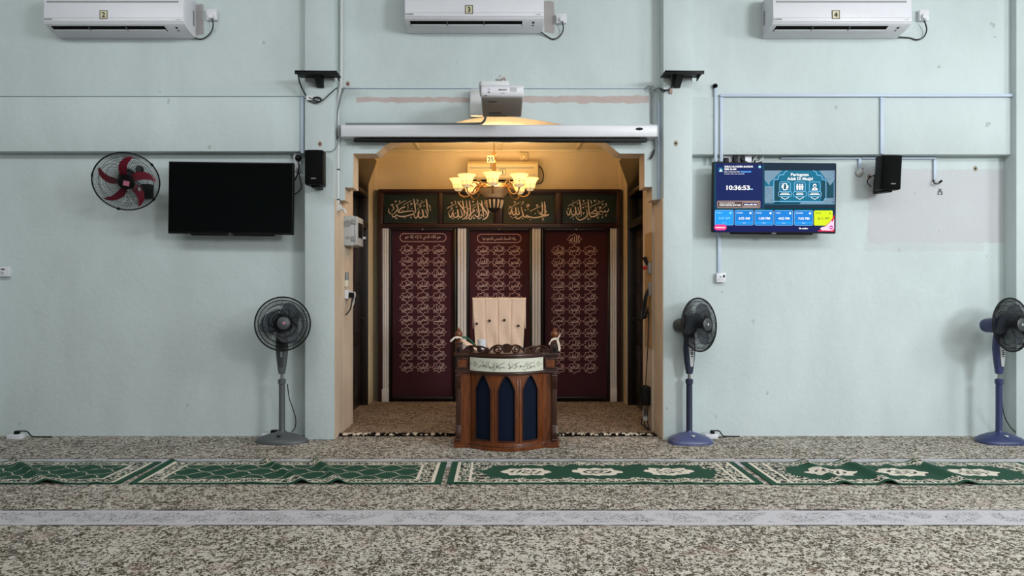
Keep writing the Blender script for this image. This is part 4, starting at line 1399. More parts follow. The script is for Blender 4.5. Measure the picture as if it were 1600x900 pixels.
for (a, b, lab, mirror) in ((463, 528, 'small black steel shelf on the pillar above the loudspeaker', False), (1037, 1098, 'small black steel shelf on the pillar left of the trunking corner', True)):
    zf = Z(122, YP)
    x0, x1 = X(a, 6.3), X(b, 6.3)
    t = thing('wall_shelf', ((x0 + x1) / 2, YP, zf), lab, 'shelf', 'black wall shelves on the pillars')
    MB().box(x0, x1, 6.25, YP, zf, zf + 0.012).box(x0, x1, 6.25, 6.256, zf - 0.018, zf + 0.012).build('shelf_plate', M['black'], t, bevel=0.002)
    xm = x0 + (x1 - x0) * (0.42 if mirror else 0.5)
    MB().prof_x([(6.27, zf), (YP - 0.001, zf), (YP - 0.001, zf - 0.09), (YP - 0.02, zf - 0.09)], xm - 0.03, xm + 0.03).build('shelf_bracket', M['black'], t)
    MB().prof_x([(6.27, zf), (YP - 0.001, zf), (YP - 0.001, zf - 0.03)], x1 - 0.02, x1 - 0.012).build('shelf_bracket', M['black'], t)
    if not mirror:
        c1 = [P(466, 117, 6.3), P(468, 128, 6.36), P(473, 140, 6.41), P(478, 149, 6.415), P(484, 153, 6.41), P(492, 157, 6.41), P(499, 159, 6.41), P(502, 155, 6.41), P(496, 152, 6.41), P(488, 154, 6.41)]
        c2 = [P(477, 153, 6.415), P(484, 158, 6.415), P(494, 161, 6.415), P(505, 156, 6.415), P(515, 147, 6.415), P(523, 140, 6.415), P(527, 137, 6.415)]
    else:
        c1 = [P(1049, 114, 6.3), P(1050, 124, 6.37), P(1050, 133, 6.415), P(1047, 139, 6.415), P(1038, 141, 6.415), P(1031, 138, 6.50)]
        c2 = [P(1040, 142, 6.415), P(1036, 144, 6.415), P(1032, 140, 6.42)]
    MB().tube(catmull(c1), 0.007, 6).tube(catmull(c2), 0.005, 6).build('trailing_cable', M['cable'], t)
    if mirror:
        MB().box(X(1046, 6.42), X(1050, 6.42), 6.405, 6.43, Z(146, 6.42), Z(139, 6.42)).build('cable_clip', M['rust'], t)
    else:
        MB().box(X(479, 6.42), X(490, 6.42), 6.405, 6.43, Z(157, 6.42), Z(150, 6.42)).build('cable_clip', M['offwhite'], t)

# ------------------------------------------------------------------ trunking, pipes, sockets
def trunk(name, label, px0, px1, py0, py1, Y, d=0.022, cat='trunking', m='trunk', group='white cable trunking on the wall'):
    mb = MB().box(X(px0, Y), X(px1, Y), Y - d, Y - 0.0005, Z(py1, Y), Z(py0, Y))
    o = mb.build(name, M[m], None, bevel=0.003)
    return tag(o, label, cat, group)


trunk('cable_trunking', 'short white vertical trunking beside the pillar above the loudspeaker', 471, 475.5, 152, 240, YB)
trunk('cable_trunking', 'long white horizontal trunking on the bay wall under air conditioner number 4', 1124, 1589, 147.5, 152, YB, 0.024)
trunk('cable_trunking', 'white vertical trunking with a black hole at its top, above the lit television', 1115.5, 1120, 136, 253, YB, 0.020)
trunk('cable_trunking', 'white vertical trunking dropping from the horizontal run to the lit television', 1124, 1128.8, 152.6, 253, YB, 0.020)
trunk('cable_trunking', 'white vertical trunking dropping to the loudspeaker on the bay wall', 1374, 1379, 152.6, 241, YB, 0.020)
trunk('cable_trunking', 'white vertical trunking between the lit television and the wall socket below', 1120.5, 1125.5, 364, 426.5, YL, 0.020)
trunk('cable_trunking', 'thin white horizontal trunking under the beam between television and loudspeaker', 1219, 1341, 245.5, 249, YL, 0.02)
trunk('cable_trunking', 'white horizontal trunking running behind the loudspeaker to the hanging hook cable', 1345, 1461.5, 244.8, 249.2, YL, 0.02)
trunk('cable_trunking', 'short white trunking dropping to the round lamp holder', 1339.8, 1344.5, 245, 265, YL, 0.021)
trunk('cable_trunking', 'short white trunking dropping to the hanging hook cable', 1457, 1461.6, 249.6, 282, YL, 0.02)
trunk('cable_trunking', 'tall white trunking on the corbel wall against the pillar', 1026.8, 1031.2, 157, 312, YC, 0.02)
trunk('cable_trunking', 'thin white line of trunking across the centre wall above the bare strip', 530, 1017, 137.5, 139, YC, 0.012)
o = MB().ball(P(1117.5, 134.5, YB - 0.01), 0.022).build('cable_hole', M['soft'])
tag(o, 'black broken hole in the wall at the top of the trunking', 'hole')
for (pxs, lab) in (([(533.5, -12), (533.5, 60), (532.8, 128), (531, 140), (528.8, 160), (528.2, 200), (528.2, 318)], 'white conduit pipe running down beside the pillar to the round box'),):
    t = thing('conduit_pipe', P(530, 318, YC), lab, 'pipe')
    MB().tube(catmull([P(a, b, YC - 0.016) for a, b in pxs]), 0.014, 10).build('pipe', M['offwhite'], t)
    MB().tube(catmull([P(a, b, YC - 0.03) for a, b in [(538.5, 137), (533, 150), (529, 168), (526.6, 180), (526.2, 205), (525.8, 217), (522, 226), (518, 229)]]), 0.007, 6).build('strapped_cable', M['greycable'], t)
    for py in (215, 265, 312):
        c = P(528.4, py, YC - 0.016)
        MB().lathe([(0.015, -0.006), (0.017, -0.004), (0.017, 0.004), (0.015, 0.006)], 12, c).build('saddle_clip', M['dgrey'], t)
t = thing('junction_box', P(529, 326, YC), 'round white junction box at the foot of the conduit pipe', 'junction box')
MB().lathe([(0.001, 0), (0.036, 0), (0.036, 0.035), (0.03, 0.042), (0.001, 0.042)], 20, T=Matrix.Translation(P(528.5, 325, YC - 0.001)) @ Matrix.Rotation(pi / 2, 4, 'X')).build('round_body', M['offwhite'], t)
MB().tube([P(532, 325, YC - 0.02), P(537, 327, YC - 0.02), P(540, 333, YC - 0.01)], 0.013, 10).build('side_spout', M['offwhite'], t)
t = thing('conduit_pipe', P(1019, 192, YC), 'grey conduit pipe standing on the screen case below the shelf', 'pipe')
MB().tube([P(1019, 192, YC - 0.016), P(1019, 134, YC - 0.016)], 0.011, 10).build('pipe', M['greycable'], t)
MB().tube(catmull([P(1008, 139, YC - 0.02), P(1014, 134, YC - 0.02), P(1020, 140, YC - 0.02), P(1030, 137, YC - 0.03)]), 0.005, 6).build('loose_wire', M['greycable'], t)
MB().tube(catmull([P(1009, 136, YC - 0.02), P(1015, 142, YC - 0.03), P(1025, 141, YC - 0.02)]), 0.004, 6).build('loose_wire', M['greycable'], t)
t = thing('loose_cable', P(1020, 240, YC), 'dark cable dangling from the end of the screen case', 'cable')
MB().tube(catmull([P(1021, 212, YC - 0.03), P(1023, 222, YC - 0.02), P(1023.5, 233, YC - 0.02), P(1021, 242, YC - 0.02), P(1017, 248, YC - 0.02)]), 0.006, 6).build('cord', M['greycable'], t)
MB().tube([P(1022, 234, YC - 0.025), P(1020, 241, YC - 0.025), P(1015.5, 249, YC - 0.025)], [0.008, 0.011, 0.007], 8).build('cable_end', M['cable'], t)

t, x0, x1, z0, z1 = socket(1118, 1131.5, 427, 441, YL, 'white wall socket at the foot of the trunking under the lit television')
pin_holes(t, (x0 + x1) / 2 - 0.008, (z0 + z1) / 2 - 0.005, YL)
MB().box(x1 - 0.022, x1 - 0.008, YL - 0.052, YL - 0.043, z0 + 0.045, z0 + 0.068).build('rocker_switch', M['black'], t, bevel=0.002)
t, x0, x1, z0, z1 = socket(1.5, 17.5, 417.5, 432, YL, 'white wall switch alone on the mint wall at the left edge of the photo', name='wall_switch')
MB().box(x0 + 0.03, x1 - 0.03, YL - 0.0445, YL - 0.043, z1 - 0.025, z1 - 0.015).build('indicator_window', M['black'], t)
MB().ball(((x0 + x1) / 2, YL - 0.043, (z0 + z1) / 2 - 0.008), 0.011).build('push_button', M['lightgrey'], t)
t, x0, x1, z0, z1 = socket(461, 471, 239, 268, YL, 'tall white socket with black plugs between the dark television and the pillar', name='socket_outlet')
MB().ball(P(466, 247, YL - 0.055), 0.03, 8).build('plug', M['black'], t)
MB().box(X(463, YL - 0.04), X(469.5, YL - 0.04), YL - 0.07, YL - 0.04, Z(266, YL), Z(257, YL)).build('plug', M['lightgrey'], t, bevel=0.005)
MB().tube(catmull([P(466, 250, YL - 0.08), P(467, 262, YL - 0.07), P(465, 272, YL - 0.06), P(460, 282, YL - 0.05), P(455, 288, YL - 0.05)]), 0.006, 6).build('cord', M['cable'], t)
MB().tube(catmull([P(466, 266, YL - 0.06), P(469, 280, YL - 0.05), P(471, 292, YL - 0.05), P(466, 300, YL - 0.05), P(456, 305, YL - 0.05)]), 0.005, 6).build('cord', M['cable'], t)

t = thing('socket_strip', P(1155, 250, YL), 'white multi-way socket strip with plugs peeping over the lit television', 'socket strip')
MB().box(X(1128, YL), X(1172, YL), YL - 0.045, YL - 0.001, Z(256, YL), Z(244, YL)).build('strip_body', M['white'], t, bevel=0.004)
for a, w_ in ((1134, 4), (1148.5, 4), (1160.5, 3)):
    MB().box(X(a - w_, YL - 0.06), X(a + w_, YL - 0.06), YL - 0.085, YL - 0.045, Z(259, YL), Z(246 if a != 1134 else 249, YL)).build('plug', M['black'], t, bevel=0.008)
MB().tube(catmull([P(1152, 246, YL - 0.09), P(1156, 243, YL - 0.09), P(1160, 249, YL - 0.09), P(1168, 254, YL - 0.08)]), 0.005, 6).build('cord', M['cable'], t)
MB().tube(catmull([P(1176, 254, YL - 0.03), P(1180, 246, YL - 0.04), P(1187, 242, YL - 0.04), P(1192, 245, YL - 0.04), P(1189, 251, YL - 0.04), P(1180, 254, YL - 0.04), P(1196, 256, YL - 0.03)]), 0.0065, 6).build('coiled_cord', M['offwhite'], t)
MB().tube(catmull([P(1173, 247, YL - 0.02), P(1180, 253, YL - 0.03), P(1190, 254, YL - 0.03)]), 0.012, 6).build('coiled_cord', M['cable'], t)

t = thing('lamp_holder', P(1342, 269, YL), 'round white lamp holder on the wall between television and loudspeaker', 'lamp holder')
lr = Matrix.Translation(P(1342, 270, YL - 0.001)) @ Matrix.Rotation(pi / 2, 4, 'X')
MB().lathe([(0.001, 0), (0.036, 0), (0.036, 0.016), (0.028, 0.024), (0.001, 0.024)], 20, T=lr).build('base', M['lightgrey'], t)
lr = Matrix.Translation(P(1342.5, 269.5, YL - 0.022)) @ Matrix.Rotation(radians(62), 4, 'X') @ Matrix.Rotation(radians(15), 4, 'Y')
MB().lathe([(0.024, -0.01), (0.024, 0.03), (0.019, 0.04), (0.019, 0.05), (0.015, 0.05), (0.015, 0.02), (0.001, 0.02)], 16, T=lr).build('socket_cup', M['offwhite'], t)
t = thing('hook_cable', P(1464, 284, YL), 'short black cable hooking out of the trunking beside the dark sticker', 'cable')
MB().tube(catmull([P(1458.5, 281, YL - 0.012), P(1459, 285, YL - 0.03), P(1463, 287.5, YL - 0.04), P(1468, 286, YL - 0.04), P(1470, 283.5, YL - 0.04)]), 0.006, 8).build('cord', M['cable'], t)
MB().tube([P(1467.5, 285, YL - 0.04), P(1471.5, 282.5, YL - 0.04)], [0.009, 0.011], 8).build('cable_end', M['black'], t)
t = thing('wall_sticker', P(1468, 300, YL), 'small dark tapered sticker on the bay wall below the hook cable', 'sticker')
a = [(1464.5, 304.5), (1472.8, 304.5), (1472, 299), (1470.5, 298.5), (1471, 295), (1466.2, 295), (1466.6, 298.5), (1465.2, 299)]
MB().prism([(X(p, YL), Z(q, YL)) for p, q in a], YL - 0.003, YL - 0.0003).build('sticker_ground', M['dgrey'], t)
MB().lathe([(0.001, 0), (0.010, 0), (0.001, 0.001)], 12, T=Matrix.Translation(P(1468.6, 302, YL - 0.0033)) @ Matrix.Rotation(pi / 2, 4, 'X')).build('sticker_print', M['lightgrey'], t)
an = [(857 + 523, 0)]
for (px, py, Yw, lab) in ((1524, 263.5, YL, 'dark screw hole in the bay wall near the far pillar'), (1358.5, 276, YL, 'rusty screw hole beside the bay wall loudspeaker'), (500, 225, YP, 'rust-stained screw hole in the pillar above the loudspeaker'),
                         (543.5, 131, YC, 'rust-stained screw hole in the centre wall beside the conduit pipe'), (1056, 224, YP, 'chipped screw hole in the pillar beside the niche arch')):
    t = thing('screw_hole', P(px, py, Yw), lab, 'screw hole', 'screw holes in the walls')
    T = Matrix.Translation(P(px, py, Yw - 0.0002)) @ Matrix.Rotation(pi / 2, 4, 'X')
    MB().lathe([(0.001, 0), (0.02, 0), (0.016, 0.0008), (0.001, 0.001)], 12, T=T, sy=1.3).build('plaster_stain', M['rust'] if 'rust' in lab else M['rtan'], t)
    MB().lathe([(0.001, 0.001), (0.009, 0.001), (0.007, 0.006), (0.001, 0.007)], 10, T=T).build('screw_plug', M['black'], t)


# ------------------------------------------------------------------ fans
def grille_mesh(R, depth_front, depth_rear, n, r, rings, rear=True, rin=0.05):
    """cage about the local y axis; -y is the front"""
    d = depth_rear if rear else -depth_front
    mb = MB()

    def pt(rr, a):
        u = min(1, rr / R)
        y = d * (1 - u ** 3.0) if u < 1 else 0
        return (rr * cos(a), y, rr * sin(a))
    for i in range(n):
        a = 2 * pi * i / n
        tw = 0.35
        mb.tube([pt(rin + (R - rin) * k / 6, a + tw * (1 - k / 6)) for k in range(7)], r, 4)
    for rr in rings:
        mb.tube([pt(rr, 2 * pi * i / 40) for i in range(40)], r * 1.25, 4, closed=True)
    return mb


def fan_blade(R, r0, a0, sweep, width, pitch, curve=0.0, n=12, tip=0.35):
    """one swept blade"""
    def fn(u, v):
        rr = r0 + (R - r0) * u
        wv = width * (0.45 + 0.75 * sin(pi * min(1, u * 0.8 + 0.12)) ** 0.8) * (1 - (max(0, u - 0.8) / 0.2) ** 2 * (1 - tip))
        a = a0 + sweep * u * u + (v - 0.5) * wv / max(rr, r0)
        y = (v - 0.5) * pitch * (1 - 0.5 * u) + curve * u
        return (rr * cos(a), y, rr * sin(a))
    mb = MB().grid(n, 6, fn)
    mb.grid(n, 6, lambda u, v: tuple(c + (0.004 if k == 1 else 0) for k, c in enumerate(fn(u, 1 - v))))
    return mb


def rot_mb(mb, T):
    mb.v = [tuple(T @ Vector(v)) for v in mb.v]
    return mb


def stand_fan(px, py_base, label, mbody, mbase, mhead, yaw, tilt, base_yaw, head_px, cord=None, panel='dgrey', pointed=False):
    Yc = 6.33
    base = Vector((X(px, Yc), Yc, 0.0))
    t = thing('pedestal_fan', base, label, 'fan', 'pedestal fans along the wall', local=True)
    k = Yc / F
    hz = (head_px[1] - CY) * -k + H
    # base plate: rounded, domed
    mb = MB()
    n = 48
    rings = [(1.0, 0.0), (1.0, 0.014), (0.96, 0.028), (0.8, 0.050), (0.5, 0.074), (0.25, 0.088), (0.13, 0.094), (0.12, 0.105)]
    ex = 2.0 if pointed else 2.6

    def bp(a, f):
        ca, sa = cos(a), sin(a)
        x = math.copysign(abs(ca) ** (2 / ex), ca)
        y = math.copysign(abs(sa) ** (2 / ex), sa)
        ax, ay = (0.236, 0.135) if pointed else (0.218, 0.15)
        if pointed:
            y *= (1 - 0.30 * abs(x) ** 3)
        else:
            x *= (1 - 0.22 * (y + 1) / 2)
        m = f
        if f < 0.2:
            return (0.24 * f * ca, 0.24 * f * sa)
        return (x * ax * m, y * ay * m)
    for (f, z) in rings:
        for i in range(n):
            q = bp(2 * pi * i / n, f)
            mb.v.append((q[0], q[1], z))
    for j in range(len(rings) - 1):
        for i in range(n):
            mb.f.append((j * n + i, j * n + (i + 1) % n, (j + 1) * n + (i + 1) % n, (j + 1) * n + i))
            mb.m.append(0)
    mb.f.append(tuple(range(n))[::-1])
    mb.m.append(0)
    mb.f.append(tuple(range((len(rings) - 1) * n, len(rings) * n)))
    mb.m.append(0)
    b = rot_mb(mb, Matrix.Rotation(base_yaw, 4, 'Z')).build('base', mbase, t, angle=50)
    em = MB().prism([(-0.022, 0.0), (0.022, 0.0), (0.0, -0.03)], -0.001, 0.001)
    T = Matrix.Rotation(base_yaw, 4, 'Z') @ Matrix.Translation((0.0, -0.088, 0.078)) @ Matrix.Rotation(radians(-64), 4, 'X')
    rot_mb(em, T).build('base_emblem', M['lightgrey'] if not pointed else M['black'], b)
    zc = (592 - CY) * -k + H
    MB().lathe([(0.034, 0.06), (0.027, 0.085), (0.0265, zc - 0.03), (0.0265, zc - 0.03)], 20).build('pole', mbody, t)
    MB().lathe([(0.028, zc - 0.045), (0.033, zc - 0.04), (0.033, zc - 0.006), (0.026, zc), (0.016, zc + 0.004)], 20).build('height_collar', mbody, t)
    MB().lathe([(0.0135, zc - 0.02), (0.0135, zc + 0.06), (0.0135, zc + 0.06)], 14).build('inner_rod', M['chrome'], t)
    z0, z1 = zc + 0.045, hz - 0.055
    # control neck, wider towards its middle
    mb = MB()
    secs = [(0.0, 0.027, 0.024), (0.08, 0.033, 0.028), (0.35, 0.047, 0.034), (0.6, 0.055, 0.038), (0.8, 0.05, 0.036), (1.0, 0.038, 0.03)]
    n = 20
    for (u, a, c) in secs:
        for i in range(n):
            an = 2 * pi * i / n
            mb.v.append((a * math.copysign(abs(cos(an)) ** 0.75, cos(an)), c * math.copysign(abs(sin(an)) ** 0.75, sin(an)), z0 + (z1 - z0) * u))
    for j in range(len(secs) - 1):
        for i in range(n):
            mb.f.append((j * n + i, j * n + (i + 1) % n, (j + 1) * n + (i + 1) % n, (j + 1) * n + i))
            mb.m.append(0)
    mb.f += [tuple(range(n))[::-1], tuple(range((len(secs) - 1) * n, len(secs) * n))]
    mb.m += [0, 0]
    rz = Matrix.Rotation(yaw * 0.45, 4, 'Z')
    nk = rot_mb(mb, rz).build('control_neck', mbody, t, angle=60)
    cpz = z0 + (z1 - z0) * 0.5
    hh = (z1 - z0) * 0.36
    cp = MB().prism([(-0.014, cpz - hh * 0.9), (0.014, cpz - hh * 0.9), (0.028, cpz + hh * 0.3), (0.026, cpz + hh), (-0.026, cpz + hh), (-0.028, cpz + hh * 0.3)], -0.043, -0.034)
    cpo = rot_mb(cp, rz).build('control_panel', M[panel], nk, bevel=0.004)
    for i in range(4):
        z = cpz - 0.035 + i * 0.017
        rot_mb(MB().box(-0.009, 0.009, -0.049, -0.042, z, z + 0.009), rz).build('push_button', M['lightgrey'] if panel == 'dgrey' else M['black'], nk, bevel=0.002)
    # head
    HT = Matrix.Translation((0, 0, hz)) @ Matrix.Rotation(yaw, 4, 'Z') @ Matrix.Rotation(tilt, 4, 'X') @ Matrix.Translation((0, -0.11, 0))
    RX = Matrix.Rotation(pi / 2, 4, 'X')
    mh = MB().lathe([(0.001, -0.255), (0.052, -0.25), (0.062, -0.225), (0.07, -0.11), (0.062, -0.055), (0.02, -0.045)], 24, T=RX @ Matrix.Translation((0, 0, 0.0)))
    # lathe z maps to -y under RX: body lies behind the cage (positive y)
    mot = rot_mb(mh, HT).build('motor_housing', mhead, t)
    rot_mb(MB().lathe([(0.012, 0), (0.012, 0.03), (0.008, 0.034)], 10, c=(0, 0.15, 0.062)), HT).build('swing_knob', mhead, mot)
    rot_mb(MB().tube([(0, 0.12, -0.05), (0, 0.115, -0.09), (0, 0.11, -0.12)], [0.03, 0.032, 0.034], 12), HT).build('tilt_joint', mbody, t)
    R = 0.232
    rot_mb(grille_mesh(R, 0.085, 0.075, 96, 0.0017, (0.07, 0.12, 0.17, 0.205), True, 0.055), HT).build('rear_grille', M['black'], t, smooth=False)
    rot_mb(grille_mesh(R, 0.085, 0.075, 96, 0.0017, (0.07, 0.12, 0.17, 0.205), False, 0.045), HT).build('front_grille', M['black'], t, smooth=False)
    rot_mb(MB().tube([(R * cos(2 * pi * i / 56), 0, R * sin(2 * pi * i / 56)) for i in range(56)], 0.0065, 8, closed=True), HT).build('grille_rim', M['black'], t)
    cap = MB().lathe([(0.001, 0.094), (0.046, 0.093), (0.056, 0.086), (0.056, 0.072), (0.001, 0.072)], 28, T=RX)
    ca = rot_mb(cap, HT).build('grille_badge', M['dgrey'], t)
    rot_mb(MB().box(-0.009, 0.009, -0.0952, -0.0938, -0.009, 0.009), HT).build('badge_mark', M['pinklabel'] if pointed else M['lightgrey'], ca)
    rot_mb(MB().lathe([(0.022, -0.03), (0.034, -0.02), (0.034, 0.03), (0.02, 0.045), (0.001, 0.046)], 20, T=RX), HT).build('blade_hub', M['smokehub'], t)
    for i in range(3):
        rot_mb(fan_blade(0.195, 0.03, 2 * pi * i / 3 + 0.7, 0.5, 0.17, 0.055), HT).build('blade', M['smoke'], t, angle=60)
    if cord:
        MB().tube(catmull([Vector(c) - base for c in cord]), 0.0045, 6).build('power_cord', M['cable'], t)
    return t


stand_fan(440.5, 690, 'charcoal grey pedestal fan beside the pillar under the dark television', M['fangrey'], M['fangrey'], M['dgrey'], radians(21), radians(-6), 0.0, (441, 507),
          [P(449, 600, 6.36), P(452, 622, 6.38), P(458, 640, 6.4), P(462, 655, 6.42), P(461, 668, 6.42), P(456, 675, 6.42)], 'dgrey', True)
stand_fan(1077, 690, 'navy pedestal fan beside the niche pillar, head turned towards the lit television', M['fannavy'], M['fanblue_light'], M['dgrey'], radians(36), radians(-4), 0.1, (1084, 508),
          [(X(1080, 6.42), 6.42, 0.07), (X(1092, 6.45), 6.45, 0.04), (X(1103, 6.47), 6.47, 0.02), (X(1118, 6.48), 6.48, 0.012), (X(1135, 6.5), 6.5, 0.01)], 'lightgrey')
stand_fan(1561, 690, 'navy pedestal fan cut off by the right edge of the photo, near the last pillar', M['fanblue'], M['fanblue'], M['fanblue'], radians(20), radians(-4), 0.0, (1571, 508),
          [P(1566, 625, 6.36), P(1568, 645, 6.4), P(1574, 660, 6.42), P(1584, 673, 6.44), (X(1600, 6.45), 6.45, 0.02), (X(1640, 6.46), 6.46, 0.01)], 'lightgrey')

# wall fan with five crimson blades
YW = 6.22
t = thing('wall_fan', P(197.5, 284, YW), 'black caged wall fan with five crimson blades, left of the dark television', 'fan', local=True)
HT = Matrix.Rotation(radians(25), 4, 'Z') @ Matrix.Rotation(radians(27.5), 4, 'X')
RX = Matrix.Rotation(pi / 2, 4, 'X')
R = 0.262
rot_mb(grille_mesh(R, 0.06, 0.08, 110, 0.0014, (0.165, 0.215), True, 0.06), HT).build('rear_grille', M['black'], t, smooth=False)
rot_mb(grille_mesh(R, 0.06, 0.08, 110, 0.0012, (0.21,), False, 0.06), HT).build('front_grille', M['black'], t, smooth=False)
rot_mb(MB().tube([(R * cos(2 * pi * i / 64), 0, R * sin(2 * pi * i / 64)) for i in range(64)], 0.006, 8, closed=True), HT).build('grille_rim', M['black'], t)
for a in (170, 40, -35, -105):
    rot_mb(MB().box(-0.012, 0.012, -0.012, 0.012, -0.008, 0.008), HT @ Matrix.Translation((R * cos(radians(a)), 0, R * sin(radians(a)))) @ Matrix.Rotation(-radians(a - 90), 4, 'Y')).build('rim_clip', M['black'], t)
hb = rot_mb(MB().lathe([(0.03, -0.03), (0.066, -0.02), (0.07, 0.01), (0.06, 0.035), (0.001, 0.04)], 24, T=RX), HT).build('hub', M['black'], t)
rot_mb(MB().box(-0.024, 0.024, -0.0425, -0.0395, -0.022, 0.022), HT @ Matrix.Rotation(radians(10), 4, 'Y')).build('hub_label', M['pinklabel'], hb)
for i in range(5):
    bo = rot_mb(fan_blade(0.236, 0.05, radians(108 + 72 * i), -0.5, 0.058, 0.03, -0.015, 16, 0.75), HT).build('blade', M['crimson'], t, angle=60)
    if i == 4:
        rot_mb(MB().box(-0.010, 0.010, -0.030, -0.028, -0.016, 0.016), HT @ Matrix.Translation((0.10, 0, -0.05))).build('blade_sticker', M['offwhite'], bo)
mo = MB().lathe([(0.001, -0.21), (0.05, -0.20), (0.066, -0.17), (0.07, -0.09), (0.05, -0.05), (0.02, -0.04)], 20, T=RX)
rot_mb(mo, HT).build('motor_housing', M['dgrey'], t)
loc = P(197.5, 284, YW)


def rel(px, py, Y):
    return P(px, py, Y) - loc


a = rel(233, 301, YL)
MB().box(a.x - 0.045, a.x + 0.045, YL - loc.y - 0.07, YL - loc.y - 0.001, a.z - 0.06, a.z + 0.07).build('wall_bracket', M['black'], t, bevel=0.004)
hp = HT @ Vector((0, 0.15, -0.04))
MB().tube([hp, (a.x * 0.7, YL - loc.y - 0.12, a.z + 0.02), (a.x, YL - loc.y - 0.06, a.z)], 0.016, 10).build('bracket_arm', M['black'], t)
MB().tube(catmull([(a.x, YL - loc.y - 0.03, a.z + 0.05), rel(224, 292, 6.5), rel(214, 284, 6.5), hp + Vector((0.03, 0.05, 0.0))]), 0.004, 6).build('power_cord', M['cable'], t)
t = thing('fan_regulator', P(219, 265, YL), 'round black regulator dial on the wall, seen through the wall fan cage', 'dial')
T = Matrix.Translation(P(219, 265, YL - 0.001)) @ RX
MB().lathe([(0.001, 0), (0.034, 0), (0.034, 0.02), (0.001, 0.02)], 24, T=T).build('dial_base', M['black'], t)
MB().lathe([(0.001, 0.02), (0.024, 0.02), (0.021, 0.034), (0.001, 0.034)], 18, T=T).build('dial_knob', M['dgrey'], t)

# ------------------------------------------------------------------ prayer rugs
def hsh(a, b, s=0.0):
    return noise.noise(Vector((a, b, s)))


def rug(x0, x1, y0, y1, style, seed, ridges, label):
    L, W = x1 - x0, y1 - y0
    nu, nv = int(L / 0.0060), int(W / 0.0080)

    def hgt(x, y):
        v = (y - y0) / W
        z = 0.008 + 0.0018 * hsh(x * 5, y * 6, seed)
        for (xa, xb, amp, wid, vf) in ridges:
            xr = xa + (xb - xa) * v
            k = amp * (1 - v if vf == 'f' else v if vf == 'b' else 1.0) if vf in 'fb' else amp
            z += max(0, k) * math.exp(-((x - xr) / wid) ** 2)
        return z

    def surf(u, v):
        x, y = x0 + L * u, y0 + W * v
        return (x, y + 0.004 * hsh(x * 3, v * 2, seed + 3), hgt(x, y))

    def speck(x, y, k=1.0):
        a = hsh(x * 36 * k, y * 30 * k, seed) + 0.55 * hsh(x * 80 * k, y * 66 * k, seed + 5)
        return 2 if a > 0.13 else 0 if a < -0.24 else 3 if a > 0.07 else 1

    def pat_a(u, v):
        x, y = u * L, v * W
        du, dv = min(x, L - x), min(y, W - y)
        if du < 0.05 or dv < 0.022:
            return 0
        if du < 0.185 or dv < 0.115:
            if du < 0.06 or 0.17 < du < 0.185 and dv > 0.10 or 0.105 < dv and du > 0.17 or dv < 0.03:
                return 1
            if min(du - 0.06 if du < 0.185 else 9, 9) < 0.012 and dv > 0.03:
                return 1
            return speck(x, y)
        yy = (y - W / 2)
        for s in (1, -1):
            w = (x / 0.27 + s * (yy / 0.20 + 0.05 * sin(2 * pi * yy / 0.10))) % 1.0
            if abs(w - 0.5) < 0.018:
                return 1 if hsh(x * 60, y * 60, seed) > -0.25 else 3
        return 0

    def pat_b(u, v):
        x, y = u * L, v * W
        du, dv = min(x, L - x), min(y, W - y)
        if du < 0.05 or dv < 0.022:
            return 0
        edge = 0.125 + 0.018 * sin(x * 2 * pi / 0.16) + 0.012 * hsh(x * 25, y * 5, seed)
        edge_u = 0.24 + 0.20 * max(0, 1 - abs(y - W / 2) / 0.20) * 0 + 0.03 * hsh(y * 20, 1, seed)
        pt = abs(y - W / 2) * 0.55
        if du < 0.07 or dv < 0.034:
            return 1
        if du < 0.17 and du > 0.15 or 0.085 < dv < 0.093:
            return 1 if du >= 0.15 or True else 0
        if dv < edge or du < edge_u - 0.02 + pt:
            return speck(x, y, 0.9)
        for c in (0.255, 0.495, 0.735):
            dx, dy = (x - c * L) / 0.15, (y - W / 2) / 0.12
            r = sqrt(dx * dx + dy * dy)
            an = math.atan2(dy, dx)
            lim = 1 + 0.10 * cos(an * 8) + 0.16 * cos(2 * an) + 0.12 * hsh(x * 30, y * 30, seed)
            if r < lim:
                if r < 0.62 * lim:
                    q = sin(r * 17 + 3 * sin(an * 2 + c * 9)) + 1.7 * hsh(x * 46, y * 40, seed)
                    return 2 if q > 0.2 else 1
                return 1
            if r < lim + 0.07:
                return 2
        return 0
    mb = MB().grid(nu, nv, surf, pat_a if style == 'a' else pat_b)
    # underside and edges give the rug its thickness
    n0 = len(mb.v)
    rim = [i for i in range(nu + 1)] + [j * (nu + 1) + nu for j in range(1, nv + 1)] + [nv * (nu + 1) + i for i in range(nu - 1, -1, -1)] + [j * (nu + 1) for j in range(nv - 1, 0, -1)]
    for i in rim:
        x, y, z = mb.v[i]
        mb.v.append((x, y, max(0.0005, z - 0.008)))
    k = len(rim)
    for i in range(k):
        j = (i + 1) % k
        mb.f.append((rim[i], n0 + i, n0 + j, rim[j]))
        mb.m.append(0)
    o = mb.build('prayer_rug', [M['rgreen'], M['rcream'], M['rblack'], M['rtan']], None, angle=50)
    return tag(o, label, 'rug', 'green prayer rugs laid in a row')


RY0, RY1 = 4.957, 5.585


def rx(px, py):
    return X(px, F * H / (py - CY))


def ridge(pf, pb, amp, wid, vf=''):
    return (rx(pf, 757), rx(pb, 723), amp, wid, vf or 'x')


